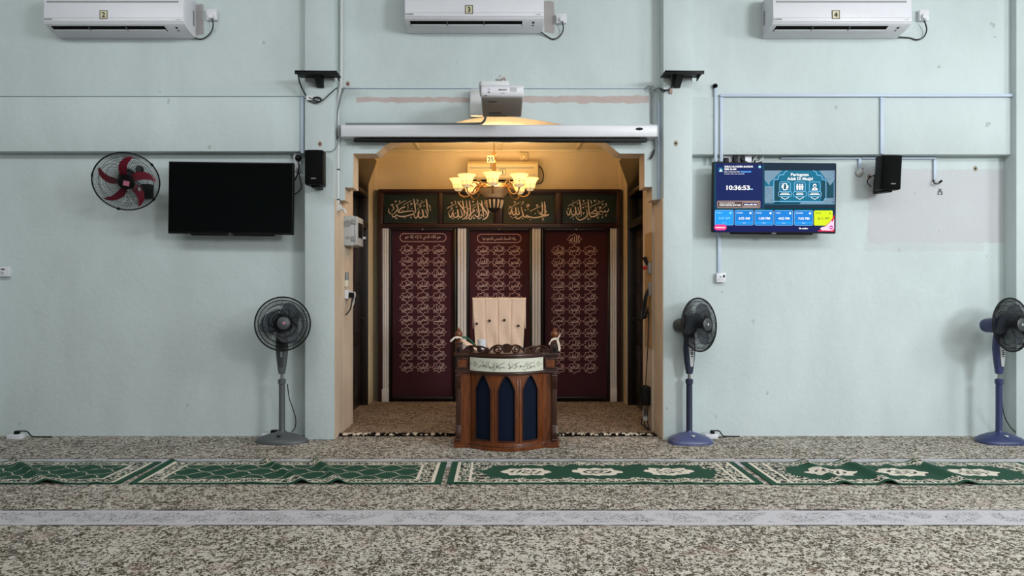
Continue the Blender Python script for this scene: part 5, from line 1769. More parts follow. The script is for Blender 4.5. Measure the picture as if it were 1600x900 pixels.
rug(-4.82, -2.62, RY0, RY1, 'a', 1.3, [ridge(72, 22, 0.028, 0.05), ridge(150, 140, 0.008, 0.04), ridge(88, 60, 0.014, 0.05, 'f')],
    'green lattice prayer rug cut off by the left edge of the photo')
rug(-2.555, -0.395, RY0, RY1, 'a', 5.1, [ridge(472, 418, 0.03, 0.045), ridge(528, 496, 0.030, 0.045), ridge(196, 268, 0.02, 0.035, 'b'), ridge(395, 380, 0.007, 0.08)],
    'green lattice prayer rug laid end to end with the medallion rug before the pulpit')
rug(-0.355, 1.835, RY0, RY1, 'b', 9.7, [ridge(720, 730, 0.005, 0.06), ridge(1005, 1000, 0.008, 0.08), ridge(880, 905, 0.006, 0.07), ridge(1075, 1070, 0.007, 0.05)],
    'green prayer rug with three white medallions directly before the pulpit')
rug(1.885, 4.06, RY0 - 0.02, RY1 - 0.01, 'b', 13.2, [ridge(1318, 1255, 0.022, 0.05), ridge(1388, 1320, 0.032, 0.055), ridge(1510, 1430, 0.026, 0.06), ridge(1385, 1385, 0.01, 0.05, 'b')],
    'wrinkled green prayer rug with white medallions lying on the floor below the lit television')

# dark scrolled edging along the front of the niche carpet
def edge_pat(u, v):
    x = u * 2.92
    q = hsh(x * 24, v * 1.4, 2.0) + 0.7 * hsh(x * 55, v * 3, 8.0)
    return 1 if q > 0.16 else 2 if q > 0.05 else 0


eb = MB().grid(420, 5, lambda u, v: (-1.46 + 2.92 * u, 6.575 + 0.10 * v + 0.004 * hsh(u * 60, 0, 3), 0.004 + 0.018 * sin(pi * (0.12 + 0.7 * v)) + 0.004 * hsh(u * 90, v * 2, 7)), edge_pat)
eb.box(-1.46, 1.46, 6.577, 6.672, 0.0005, 0.005)
eo = eb.build('carpet_edging', [M['soft'], M['rcream'], M['rtan']], None)
tag(eo, 'dark scroll-patterned carpet edging across the niche threshold behind the pulpit', 'carpet edge')

# ------------------------------------------------------------------ pulpit
KP = 6.10 / F
pu = thing('pulpit', (X(791.5, 6.1), 6.3, 0), 'carved wooden bow-fronted pulpit desk with three blue arched windows', 'pulpit')
pcx = X(791.5, 6.1)
HWB = 57 * KP


def bowy(x, off=0.0):
    d = abs(x - pcx) / HWB
    return 6.10 - off - (0.15 * (1 - d * d) if d < 1 else 0.0)


def bow(mb, xs_, zlo, zhi, off, back, mi=0):
    """solid that follows the bowed front: zlo / zhi may vary with x"""
    n = len(xs_)
    vs = []
    for x in xs_:
        yb_ = back if back > 1 else bowy(x, off) + back
        for (y, z) in ((bowy(x, off), zlo(x)), (bowy(x, off), zhi(x)), (yb_, zhi(x)), (yb_, zlo(x))):
            vs.append((x, y, z))
    fs = []
    for i in range(n - 1):
        for j in range(4):
            fs.append((4 * i + j, 4 * i + 4 + j, 4 * i + 4 + (j + 1) % 4, 4 * i + (j + 1) % 4))
    fs += [(0, 1, 2, 3), (4 * n - 1, 4 * n - 2, 4 * n - 3, 4 * n - 4)]
    return mb.add(vs, [f[::-1] for f in fs], mi)


def lins(a, b, n):
    return [a + (b - a) * i / n for i in range(n + 1)]


def pz(py):
    return H - (py - CY) * KP


cst = lambda z: (lambda x: z)
pxl, pxr = X(709.5, 6.1), X(873.5, 6.1)
BACK = 6.52
zp = pz(690)
bow(MB(), lins(pxl, pxr, 40), cst(0.0), cst(zp - 0.012), 0.0, BACK).build('plinth', M['wood'], pu, bevel=0.004)
mo = MB()
bow(mo, lins(pxl - 0.006, pxr + 0.006, 40), cst(zp - 0.012), cst(zp - 0.002), 0.012, BACK)
bow(mo, lins(pxl + 0.004, pxr - 0.004, 40), cst(zp - 0.002), cst(zp + 0.008), 0.004, BACK)
mo.build('plinth_moulding', M['wood'], pu, bevel=0.004)
bx0, bx1 = X(713, 6.1), X(870, 6.1)
zb0, zb1 = zp + 0.008, pz(582.5)
# side and inner carcass
ca = MB().box(bx0, bx0 + 0.03, 6.13, BACK, zb0, pz(556)).box(bx1 - 0.03, bx1, 6.13, BACK, zb0, pz(556))
ca.build('side_panels', M['wood'], pu)
# fabric behind the arches
bow(MB(), lins(X(738, 6.1), X(845, 6.1), 24), cst(zb0 + 0.01), cst(zb1 - 0.005), -0.022, 0.012).build('blue_fabric', M['blue'], pu)
arches = [(743.5, 766.5), (778, 804), (816, 839.5)]
ZB = pz(684.5)


def arch_top(px, a, b):
    """pointed arch outline of a window in photo rows"""
    u = abs((px - (a + b) / 2) / ((b - a) / 2))
    return pz(607 - 22.5 * (1 - min(1, u) ** 1.65))


front = MB()
edges = [X(720, 6.1)]
for a, b in arches:
    ua = [X(p, 6.1) for p in lins(a, b, 16)]
    bow(front, lins(edges[-1], ua[0], 8), cst(zb0), cst(zb1), -0.006, 0.016)
    bow(front, ua, cst(zb0), cst(ZB), -0.006, 0.016)
    bow(front, ua, lambda x, a=a, b=b: arch_top(x / KP + CX, a, b), cst(zb1), -0.006, 0.016)
    edges.append(ua[-1])
bow(front, lins(edges[-1], X(863, 6.1), 8), cst(zb0), cst(zb1), -0.006, 0.016)
front.build('arched_front', M['wood'], pu, smooth=True, angle=20)
for a, b in arches:
    m2 = MB()
    pts = []
    for p in lins(a, b, 20):
        x = X(p, 6.1)
        pts.append((x, bowy(x, -0.004), arch_top(p, a, b)))
    xl, xr = X(a, 6.1), X(b, 6.1)
    pts = [(xl, bowy(xl, -0.004), ZB)] + pts + [(xr, bowy(xr, -0.004), ZB)]
    m2.tube(pts, 0.0055, 6)
    m2.tube([(xl - 0.004, bowy(xl, -0.002), ZB)] + [(x, bowy(x, -0.002), ZB) for x in lins(xl, xr, 6)][1:], 0.007, 6)
    m2.build('arch_moulding', M['wooddark'], pu)
for a, b in arches:
    for e in (a - 4.2, b + 4.2):
        x = X(e, 6.1)
        bow(MB(), lins(x - 0.006, x + 0.006, 2), cst(zb0 + 0.006), cst(pz(590)), 0.0, 0.012).build('stile_bead', M['wood'], pu, bevel=0.003)
# corner pilasters with scroll brackets
for px0, px1 in ((712.5, 719.5), (862, 870)):
    x0, x1 = X(px0, 6.1), X(px1, 6.1)
    pl = MB().box(x0, x1, 6.085, 6.16, zb0, zb1)
    pl.build('corner_pilaster', M['wooddark'], pu, bevel=0.003)
    for (pa, pb, flip) in ((584, 607, False), (663, 688, True)):
        za, zz = pz(pb), pz(pa)
        hgt_ = zz - za
        prof = []
        for i in range(21):
            u = i / 20
            d = 0.012 + 0.030 * (sin(pi * u) ** 2 * 0.4 + (u if not flip else 1 - u) ** 1.5 * 0.8)
            if u in (0, 1):
                d = 0.006
            prof.append((6.085 - d, za + hgt_ * u))
        poly2 = [(6.09, za)] + prof + [(6.09, zz)]
        sc_ = MB().prof_x(poly2, x0 - 0.002, x1 + 0.002)
        s_ = sc_.build('scroll_bracket', M['wooddark'], pu, bevel=0.004)
        gm = MB()
        for u in (0.32, 0.68):
            xg = x0 + (x1 - x0) * u
            gm.tube([(xg, y - 0.001, z) for y, z in prof[2:-2]], 0.0045, 6)
        gm.tube([(x0, prof[-3 if not flip else 2][0], prof[-3 if not flip else 2][1]), (x1, prof[-3 if not flip else 2][0], prof[-3 if not flip else 2][1])], 0.009, 8)
        gm.build('scroll_reeding', M['wooddark'], s_)
# mouldings, frieze, plaque
mo = MB()
bow(mo, lins(pxl + 0.004, pxr - 0.004, 40), cst(pz(583)), cst(pz(579.5)), 0.014, BACK)
bow(mo, lins(pxl + 0.006, pxr - 0.006, 40), cst(pz(579.5)), cst(pz(577.5)), 0.008, BACK)
mo.build('waist_moulding', M['wooddark'], pu, bevel=0.004)
bow(MB(), lins(bx0, bx1, 40), cst(pz(577.5)), cst(pz(557)), -0.004, 0.025).build('frieze', M['wooddark'], pu)
mo = MB()
bow(mo, lins(pxl + 0.006, pxr - 0.006, 40), cst(pz(557)), cst(pz(555.5)), 0.010, BACK)
bow(mo, lins(pxl - 0.002, pxr + 0.002, 40), cst(pz(555.5)), cst(pz(552)), 0.020, BACK)
mo.build('desk_top', M['wooddark'], pu, bevel=0.004)
for a, b in ((714, 731.5), (851.5, 869)):
    x0, x1 = X(a, 6.1), X(b, 6.1)
    z0_, z1_ = pz(575.5), pz(559)
    g_ = 0.011
    q_ = MB().box(x0, x1, 6.088, 6.10, z0_, z0_ + g_).box(x0, x1, 6.088, 6.10, z1_ - g_, z1_).box(x0, x0 + g_, 6.088, 6.10, z0_ + g_, z1_ - g_).box(x1 - g_, x1, 6.088, 6.10, z0_ + g_, z1_ - g_)
    po = q_.build('square_frame', M['wooddark'], pu, bevel=0.003)
    MB().box(x0 + g_, x1 - g_, 6.096, 6.104, z0_ + g_, z1_ - g_).build('square_inset', M['wood'], po)
pa_, pb_ = X(734.5, 6.1), X(848.5, 6.1)
pq = bow(MB(), lins(pa_, pb_, 30), cst(pz(578.2)), cst(pz(557.8)), 0.012, 0.014).build('plaque', M['plate'], pu)
subhan_w = [  # traced in a 1600 x 533 enlargement of columns 730..850, rows 550..590
    [(1425, 270), (1400, 275), (1385, 255), (1365, 275), (1345, 262), (1320, 278), (1290, 255), (1270, 235)], [(1270, 290), (1330, 280), (1290, 310), (1240, 300)],
    [(1250, 235), (1320, 205), (1400, 170)], [(1235, 170), (1245, 230), (1240, 290), (1200, 335), (1155, 320), (1150, 290)],
    [(1212, 165), (1215, 220), (1205, 255), (1180, 265), (1165, 240)], [(1165, 240), (1150, 268), (1125, 262), (1115, 230)],
    [(1120, 255), (1095, 270), (1085, 245), (1100, 240), (1090, 280), (1060, 300)], [(1055, 250), (1020, 235), (990, 240), (1030, 265), (990, 285), (940, 280)],
    [(940, 280), (925, 260), (910, 275), (885, 270), (895, 290), (860, 305), (845, 280)], [(905, 250), (985, 210), (1085, 165)], [(860, 240), (850, 215), (870, 200), (880, 245), (865, 300)],
    [(800, 285), (775, 285), (760, 268), (740, 285), (715, 272), (690, 285), (660, 265)], [(610, 255), (690, 215), (780, 175)], [(700, 300), (640, 290), (620, 265), (660, 255), (690, 285)],
    [(605, 165), (610, 240), (595, 300), (540, 330), (510, 300)], [(570, 150), (575, 220), (565, 280), (535, 290), (520, 250)], [(540, 180), (545, 250), (520, 290), (490, 280), (475, 250)],
    [(430, 150), (440, 220), (445, 280)], [(395, 160), (400, 240), (420, 275), (380, 275), (350, 270)], [(350, 265), (385, 240), (360, 240), (335, 270), (300, 275)],
    [(325, 150), (330, 210), (340, 265)], [(300, 270), (285, 250), (265, 275), (230, 305)], [(460, 300), (470, 270), (480, 320)],
]
lt = MB()
for st in subhan_w:
    lt.ribbon(st, 10, lambda a, b: (X(730 + a / 13.333, 6.1), bowy(X(730 + a / 13.333, 6.1), 0.0128), pz(550 + b / 13.333 + 0.5)), 0, (0.5, 0.5))
for (a, b) in ((285, 160), (350, 180), (460, 165), (640, 190), (725, 245), (885, 165), (925, 180), (1010, 205), (1130, 160), (1280, 180), (1395, 215), (1390, 300), (680, 325), (975, 300), (1185, 210), (380, 305), (560, 345)):
    lt.ribbon([(a - 9, b - 4), (a + 9, b + 4)], 9, lambda p, q: (X(730 + p / 13.333, 6.1), bowy(X(730 + p / 13.333, 6.1), 0.0128), pz(550 + q / 13.333 + 0.5)), 0, (1, 1), False)
lt.build('lettering', M['ink'], pq, smooth=False)
fp = MB()
for cxp in (742.5, 840.8):
    pts = [(cxp + 2.7 * cos(2 * pi * i / 20), 567.5 + 3.6 * sin(2 * pi * i / 20)) for i in range(21)]
    for sc2 in (1.0, 0.55):
        fp.ribbon([((a - cxp) * sc2 + cxp, (b - 567.5) * sc2 + 567.5) for a, b in pts], 0.9, lambda a, b: (X(a, 6.1), bowy(X(a, 6.1), 0.0126), pz(b)), 0, (1, 1), False)
for (a, b) in ((736.5, 559.8), (736.5, 575.8), (843, 559.8), (843, 575.8)):
    fp.ribbon([(a, b), (a + 4, b)], 0.7, lambda p, q: (X(p, 6.1), bowy(X(p, 6.1), 0.0126), pz(q)), 0, (1, 1), False)
fp.build('rosettes', M['faint'], pq, smooth=False)
for px in (736.2, 846.6):
    x = X(px, 6.1)
    MB().ball((x, bowy(x, 0.013), pz(567.8)), 0.004, 6).build('screw', M['black'], pq)
# end blocks with finials
zt_d = pz(552)
for (a, b, e) in ((711.5, 722.5, 716.5), (861, 872, 867)):
    x0, x1 = X(a, 6.1), X(b, 6.1)
    MB().box(x0, x1, 6.09, 6.15, zt_d, pz(537.5)).box(x0 - 0.004, x1 + 0.004, 6.084, 6.156, pz(537.5), pz(534.5)).build('end_block', M['wooddark'], pu, bevel=0.004)
    MB().lathe([(0.001, 0), (0.013, 0.0), (0.017, 0.02), (0.013, 0.04), (0.001, 0.041)], 12, T=Matrix.Translation(((x0 + x1) / 2, 6.0925, pz(550))) @ Matrix.Rotation(0, 4, 'X'), sy=0.4).build('block_boss', M['black'], pu)
    k = KP
    zz0 = pz(534.5)
    pr = [(4.5, 0), (4.5, 1), (3.2, 2), (2.2, 3.2), (3.2, 4.2), (2.6, 5.6), (4.6, 7.6), (6.0, 10.5), (6.1, 13), (5.0, 16), (3.2, 18.5), (1.5, 21), (0.6, 23), (0.1, 24)]
    pr = [(r * k, z * k * 0.97) for r, z in pr]
    MB().lathe(pr, 20, c=(X(e, 6.1), 6.12, zz0)).build('finial', M['wood'], pu)
# carved openwork crest
cr = MB()


def crest_tube(pts2, r=0.0075):
    pts3 = [(X(a, 6.1), bowy(X(a, 6.1), -0.02), pz(b)) for a, b in pts2]
    cr.tube(catmull(pts3, 4), r, 6)


def curl(cx, cy, r, turns, start, sgn):
    pts = []
    n = int(10 * turns) + 2
    for i in range(n):
        u = i / (n - 1)
        a = start + sgn * 2 * pi * turns * u
        pts.append((cx + r * (1 - 0.75 * u) * cos(a) * 1.1, cy + r * (1 - 0.75 * u) * sin(a)))
    return pts


mid = 791.5
for s in (-1, 1):
    f = lambda a: mid + s * a
    crest_tube([(f(70), 551), (f(66), 547), (f(60), 542), (f(52), 540.5), (f(46), 542), (f(40), 548), (f(34), 550), (f(28), 548), (f(22), 541.5), (f(15), 538), (f(8), 538.5)], 0.009)
    crest_tube([(f(47), 541.5), (f(38), 541), (f(31), 544), (f(26), 549.5)], 0.008)
    for (cx, cy, r, st, sg) in ((55, 545.5, 4.2, 0, 1), (42, 545.5, 4.0, pi, -1), (31, 545, 4.2, 0, 1), (14, 544.5, 5.2, pi, -1), (63, 547.5, 3.4, 0, 1)):
        crest_tube([(f(a - mid), b) for a, b in curl(mid + cx, cy, r, 1.3, st, sg)], 0.007)
    crest_tube([(f(10), 551), (f(16), 549), (f(20), 545), (f(17), 541), (f(11), 542)], 0.008)
    for (a, b, r) in ((49, 541, .010), (36, 541.5, .009), (22, 541.5, .010), (60, 543, .009)):
        x = X(f(a), 6.1)
        cr.ball((x, bowy(x, -0.016), pz(b)), r, 6)
for i, (a, h_) in enumerate(((-9, 538.5), (-6, 537), (-3, 535.8), (0, 535.2), (3, 535.8), (6, 537), (9, 538.5))):
    x = X(mid + a, 6.1)
    x2 = X(mid + a * 0.35, 6.1)
    cr.tube([(x2, bowy(x2, -0.018), pz(549)), (x, bowy(x, -0.012), pz(h_))], [0.006, 0.011], 6)
bow(cr, lins(X(723, 6.1), X(860, 6.1), 30), cst(pz(552.2)), cst(pz(550.4)), -0.012, 0.02)
cr.build('carved_crest', M['wooddark'], pu, angle=60)
bow(MB(), lins(X(722, 6.1), X(861, 6.1), 20), cst(pz(553)), cst(pz(552.3)), -0.06, BACK).build('writing_surface', M['wood'], pu)

# things lying on the pulpit
zd = pz(552.3) + 0.002
t = thing('white_jar', (X(753, 6.33), 6.33, zd), 'small plain white lidded cylinder on the pulpit before the peach towel', 'jar')
zc1 = Z(530, 6.33)
MB().lathe([(0.030, zd), (0.037, zd + 0.004), (0.0375, zc1 - 0.02), (0.0375, zc1 - 0.018), (0.001, zc1 - 0.018)], 28, c=(X(753, 6.33), 6.33, 0)).build('jar_body', M['white'], t)
MB().lathe([(0.0385, zc1 - 0.018), (0.0385, zc1 - 0.003), (0.036, zc1), (0.001, zc1)], 28, c=(X(753, 6.33), 6.33, 0)).build('jar_lid', M['white'], t)

t = thing('folded_cloth', (X(731, 6.2), 6.2, zd), 'peach cloth with green trim slung over the pulpit corner', 'cloth')


def cloth_pt(u, v):
    px = 717 + 30 * u
    top = 527 + 17 * u ** 1.2
    py = top + (1 - v) * (9 - 4 * u)
    y = 6.17 + 0.05 * v + 0.012 * sin(u * 9 + v * 3)
    return tuple(P(px, py, y))


MB().grid(18, 6, cloth_pt).grid(18, 6, lambda u, v: tuple(Vector(cloth_pt(1 - u, v)) + Vector((0, 0.012, -0.003)))).build('cloth_fold', M['towel'], t, angle=80)
MB().tube(catmull([P(720, 527, 6.2), P(728, 527.5, 6.22), P(734, 531, 6.23), P(740, 537, 6.24), P(746, 542, 6.26)]), 0.008, 6).build('green_trim', M['greencloth'], t)
t = thing('ribbon_tie', P(712, 530, 6.1), 'short ivory ribbon knotted round the pulpit finial beside the peach cloth', 'ribbon')
MB().tube(catmull([P(703.5, 534, 6.08), P(707, 530.5, 6.08), P(711, 527.5, 6.085), P(716, 527, 6.09), P(721, 528.5, 6.10), P(722, 531, 6.12)]), [0.004, 0.007] + [0.008] * 22 + [0.006, 0.004], 8).build('ribbon_band', M['ribbon'], t)
MB().ball(P(714, 527.5, 6.088), 0.012, 6).build('ribbon_knot', M['ribbon'], t)
t = thing('ribbon_tie', P(870, 530, 6.1), 'long ivory ribbon tied round the other pulpit finial, its tails hanging down', 'ribbon')
for pts in ([(858, 538.5), (860, 534), (864, 531), (870, 529.5), (874, 525), (875, 522.5)], [(871, 530), (873, 535), (874.5, 541), (874.5, 549)], [(870, 530), (871.5, 537), (873, 544), (873, 548)], [(861, 531), (867, 528.5), (873, 529.5)]):
    q = catmull([P(a, b, 6.078) for a, b in pts])
    MB().tube(q, [0.0055] * len(q), 6).build('ribbon_band', M['ribbon'], t)

# ------------------------------------------------------------------ chair with its towel
YCH = 7.05
kc = YCH / F
t = thing('chair', (X(780, YCH), 7.25, 0.004), 'high-backed dark chair behind the pulpit, its back hidden by a towel', 'chair')
cx0, cx1 = X(738, YCH), X(822, YCH)
zt_c = Z(466.5, YCH)
MB().box(cx0 + 0.012, cx1 - 0.012, YCH + 0.015, YCH + 0.065, 0.62, zt_c - 0.008).build('backrest', M['soft'], t, bevel=0.02, seg=3)
for x in (cx0 + 0.05, cx1 - 0.09):
    MB().box(x, x + 0.04, YCH + 0.03, YCH + 0.06, 0.45, 0.66).build('back_post', M['doorwood'], t, bevel=0.004)
MB().box(cx0 + 0.01, cx1 - 0.01, YCH + 0.02, YCH + 0.50, 0.40, 0.48).build('seat', M['soft'], t, bevel=0.025, seg=3)
for x in (cx0 + 0.02, cx1 - 0.06):
    for y in (YCH + 0.03, YCH + 0.45):
        MB().box(x, x + 0.04, y, y + 0.04, 0.004, 0.41).build('leg', M['doorwood'], t, bevel=0.004)
tw = MB()
zlow = 0.70


def towel_pt(u, s):
    """u across, s from the low front edge over the top and down the back"""
    hgt2 = zt_c - zlow
    if s < 0.8:
        q = s / 0.8
        z = zlow + hgt2 * q
        narrow = 0.06 * (1 - q) ** 0.8
        x = cx0 + (cx1 - cx0) * (narrow + (1 - 2 * narrow) * u) - (0.012 * (u - 0.5) * 0)
        y = YCH + 0.004 - 0.010 * (0.6 + 0.4 * hsh(u * 3.2, z * 3.0, 4)) * (1.2 - q)
        for c in (0.22, 0.47, 0.73):
            y += 0.009 * math.exp(-((u - c - 0.012 * hsh(z * 4, c, 1)) / 0.012) ** 2)
        y += 0.007 * hsh(u * 9, z * 7, 11) * (1.1 - q * 0.8) + 0.006 * sin((u * 3 + z * 2.2) * 7) * (1 - q)
        z += 0.0
    else:
        q = (s - 0.8) / 0.2
        x = cx0 + (cx1 - cx0) * u
        if q < 0.4:
            a = q / 0.4 * pi
            y = YCH + 0.036 - 0.036 * cos(a)
            z = zt_c + 0.010 * sin(a) + 0.003 * hsh(u * 6, 1, 1)
        else:
            y = YCH + 0.074
            z = zt_c - (q - 0.4) * 0.5
    return (x, y, z)


tw.grid(70, 60, towel_pt)
two = tw.build('towel', M['towel'], None, angle=80)
tag(two, 'peach towel with four dark buttons draped over the chair back behind the pulpit', 'towel')
two.modifiers.new('thickness', 'SOLIDIFY').thickness = 0.004
for px, py, u in ((745, 505.7, 0), (765, 501, 0), (788, 500, 0), (810, 509, 0)):
    c = P(px, py, YCH - 0.012)
    MB().lathe([(0.001, 0), (0.0125, 0), (0.0125, 0.004), (0.009, 0.006), (0.001, 0.005)], 14, T=Matrix.Translation(c) @ RX).build('button', M['button'], two)

# ------------------------------------------------------------------ chandelier
CYC = 7.50
cc = Vector((X(772, CYC), CYC, 3.04))
ch = thing('chandelier', cc, 'lit eight-arm brass chandelier with frosted bell shades hanging in the niche', 'chandelier')
kz = CYC / F


def cz(py):
    return Z(py, CYC)


MB().lathe([(0.001, 0), (0.06, 0), (0.055, -0.02), (0.02, -0.04), (0.001, -0.04)], 20, c=cc).build('ceiling_rose', M['brass'], ch)
MB().tube([(cc.x, cc.y, 3.0), (cc.x, cc.y, cz(236))], 0.006, 8).build('rod', M['brass'], ch)
st = [(0.006, 236), (0.012, 238), (0.024, 241), (0.030, 242.5), (0.018, 244), (0.022, 246), (0.026, 248), (0.026, 252), (0.018, 254), (0.02, 256), (0.02, 266), (0.026, 270), (0.022, 285), (0.03, 291), (0.03, 296)]
MB().lathe([(r, cz(p)) for r, p in st], 20, c=(cc.x, cc.y, 0)).build('stem', M['brass'], ch)
bowl = [(0.03, 290), (0.11, 292), (0.165, 294.5), (0.180, 296), (0.172, 298), (0.15, 301), (0.125, 304), (0.105, 307), (0.092, 310), (0.01, 310)]
bw = MB().lathe([(r, cz(p)) for r, p in bowl], 32, c=(cc.x, cc.y, 0)).build('bowl', M['alabaster'], ch, angle=60)
rimpts = [(cc.x + 0.18 * cos(2 * pi * i / 48), cc.y + 0.18 * sin(2 * pi * i / 48), cz(295.5)) for i in range(48)]
MB().tube(rimpts, 0.006, 6, closed=True).build('bowl_rim', M['brass'], bw)
bb = bpy.data.lights.new('bowl_light', 'POINT')  # point light added just above the bowl to warm it
bb.energy = 2.5
bb.color = (1.0, 0.72, 0.38)
bb.shadow_soft_size = 0.05
bbo = bpy.data.objects.new('bowl_light', bb)
COL.objects.link(bbo)
bbo.location = (cc.x, cc.y - 0.09, cz(289))
cage = [(0.01, 309.5), (0.092, 309.8), (0.094, 311.5), (0.084, 314), (0.078, 320), (0.066, 326), (0.055, 329), (0.03, 331.5), (0.01, 332.5), (0.001, 333)]
cg = MB().lathe([(r, cz(p)) for r, p in cage], 28, c=(cc.x, cc.y, 0)).build('finial_cup', M['bronze'], ch)
for i in range(12):
    a = 2 * pi * i / 12
    q = [(0.088, 313), (0.089, 314.5), (0.083, 320), (0.072, 325.5)]
    MB().tube([(cc.x + r * cos(a), cc.y + r * sin(a), cz(p)) for r, p in q], [0.012, 0.013, 0.010, 0.007], 6).build('cup_leaf', M['alabaster'], cg)
shade_prof = [(0.018, -0.078), (0.034, -0.07), (0.048, -0.05), (0.054, -0.025), (0.060, 0.0), (0.070, 0.025), (0.088, 0.045), (0.094, 0.052)]
inner = [(r - 0.004, z + 0.002) for r, z in shade_prof[::-1]]
for i in range(8):
    a = radians(-92 + 45 * i)
    RS = 0.375
    d = Vector((cos(a), sin(a), 0))
    zs = 2.455
    pts = [cc * 0 + Vector((cc.x, cc.y, 0)) + d * r + Vector((0, 0, z)) for r, z in ((0.05, 2.40), (0.13, 2.44), (0.19, 2.42), (0.24, 2.345), (0.30, 2.315), (0.355, 2.335), (RS, 2.385))]
    arm = MB().tube(catmull(pts), 0.0085, 8).build('arm', M['brass'], ch)
    sc = Vector((cc.x, cc.y, zs)) + d * RS
    MB().tube(catmull([Vector((cc.x, cc.y, 0)) + d * r + Vector((0, 0, z)) for r, z in ((0.17, 2.43), (0.20, 2.47), (0.235, 2.46), (0.235, 2.43), (0.21, 2.43))]), 0.006, 6).build('arm_scroll', M['brass'], arm)
    MB().lathe([(0.006, -0.085), (0.012, -0.078), (0.03, -0.07), (0.04, -0.058), (0.046, -0.045), (0.03, -0.05)], 16, c=sc).build('shade_cup', M['bronze'], arm)
    sp = MB()
    n = 28
    prof = shade_prof + inner
    vs, fs = [], []
    for (r, z) in prof:
        for j in range(n):
            b = 2 * pi * j / n
            vs.append((sc.x + r * cos(b), sc.y + r * sin(b), sc.z + z))
    for q in range(len(prof) - 1):
        for j in range(n):
            fs.append((q * n + j, q * n + (j + 1) % n, (q + 1) * n + (j + 1) % n, (q + 1) * n + j))
    sp.add(vs, fs)
    sp.build('shade', M['shade'], arm, angle=70)
    gl = MB()
    for j in range(8):
        b = 2 * pi * j / 8
        e = [(0.036, -0.068), (0.05, -0.05), (0.056, -0.03), (0.058, -0.015)]
        for s in (-0.22, 0.22):
            gl.tube([(sc.x + (r + 0.001) * cos(b + s * (1 - k / 3)), sc.y + (r + 0.001) * sin(b + s * (1 - k / 3)), sc.z + z) for k, (r, z) in enumerate(e)], 0.0018, 4)
    gl.tube([(sc.x + 0.0575 * cos(2 * pi * j / 24), sc.y + 0.0575 * sin(2 * pi * j / 24), sc.z - 0.012) for j in range(24)], 0.002, 4, closed=True)
    gl.build('shade_filigree', M['brass'], arm)
    bl = bpy.data.lights.new('chandelier_bulb', 'POINT')
    bl.energy = 7.0
    bl.color = (1.0, 0.72, 0.38)
    bl.shadow_soft_size = 0.03
    bo = bpy.data.objects.new('chandelier_bulb', bl)
    COL.objects.link(bo)
    bo.location = sc + Vector((0, 0, 0.03))
tg_ = MB().box(X(761, 7.45), X(772.2, 7.45), 7.448, 7.452, Z(254, 7.45), Z(243.5, 7.45)).build('number_card', M['tag'], ch)
word('digits', '25', M['ink'], tg_, (X(766.4, 7.45), 7.4475, Z(252.4, 7.45)), 0.046, 0.022)
MB().tube([P(767, 254, 7.45), P(767, 264, 7.45)], 0.004, 6).build('card_wire', M['bronze'], ch)

# ------------------------------------------------------------------ on the jambs
t = thing('distribution_box', (-JX, 6.95, 1.76), 'grey hinged electric distribution box on the niche jamb opposite the cables', 'electric box')
by0, by1, bz0, bz1 = 6.80, 7.12, Z(383.5, 6.8), Z(337, 6.8)
b = MB().box(-JX, -JX + 0.095, by0, by1, bz0, bz1).build('cabinet', M['lightgrey'], t, bevel=0.005)
MB().box(-JX + 0.095, -JX + 0.125, by0 + 0.005, by1 - 0.005, bz0 + 0.005, bz1 - 0.005).build('door', M['lightgrey'], t, bevel=0.006)
for z in (bz0 + 0.04, bz1 - 0.08):
    MB().box(-JX + 0.075, -JX + 0.115, by0 - 0.012, by0 + 0.002, z, z + 0.045).build('hinge', M['grey'], t, bevel=0.003)
fg = MB()
T = Matrix.Translation((-JX + 0.035, by0 - 0.001, bz1 - 0.075)) @ RX
fg.lathe([(0.001, 0), (0.034, 0), (0.034, 0.004), (0.022, 0.004), (0.022, 0.001), (0.001, 0.001)], 8, T=T)
fg.build('fan_grid', M['grey'], t)
MB().box(-JX + 0.015, -JX + 0.055, by0 - 0.001, by0 + 0.001, bz0 + 0.06, bz0 + 0.085).build('rating_label', M['grey'], t)
MB().box(-JX + 0.125, -JX + 0.133, by0 + 0.06, by1 - 0.06, bz0 + 0.08, bz1 - 0.06).build('door_window', M['black'], t, bevel=0.003)
MB().tube([(-JX + 0.125, by1 - 0.04, bz0 + 0.09), (-JX + 0.155, by1 - 0.04, bz0 + 0.09)], 0.012, 10).build('door_latch', M['white'], t)
t = thing('remote_holder', (-JX, 6.86, 1.5), 'small grey remote in its cream holder under the distribution box', 'remote control')
MB().box(-JX, -JX + 0.03, 6.84, 6.90, Z(448, 6.85), Z(438, 6.85)).build('holder', M['plate'], t, bevel=0.003)
MB().box(-JX + 0.005, -JX + 0.028, 6.845, 6.895, Z(440, 6.85), Z(425, 6.85)).build('remote', M['grey'], t, bevel=0.005)
t = thing('socket_outlet', (-JX, 6.9, 1.27), 'white double socket with plugs and cords low on the niche jamb under the remote', 'socket')
MB().box(-JX, -JX + 0.035, 6.83, 7.0, Z(467, 6.85), Z(453, 6.85)).build('faceplate', M['white'], t, bevel=0.004)
MB().box(-JX + 0.035, -JX + 0.085, 6.84, 6.885, Z(465, 6.85), Z(457, 6.85)).build('plug', M['black'], t, bevel=0.006)
MB().box(-JX + 0.035, -JX + 0.08, 6.92, 6.97, Z(465, 6.85), Z(456, 6.85)).build('plug', M['white'], t, bevel=0.006)
MB().tube(catmull([(-JX + 0.07, 6.86, Z(465, 6.85)), (-JX + 0.06, 6.86, Z(474, 6.85)), (-JX + 0.055, 6.83, Z(483, 6.85)), (-JX + 0.02, 6.80, Z(492, 6.85))]), 0.007, 6).build('cord', M['cable'], t)
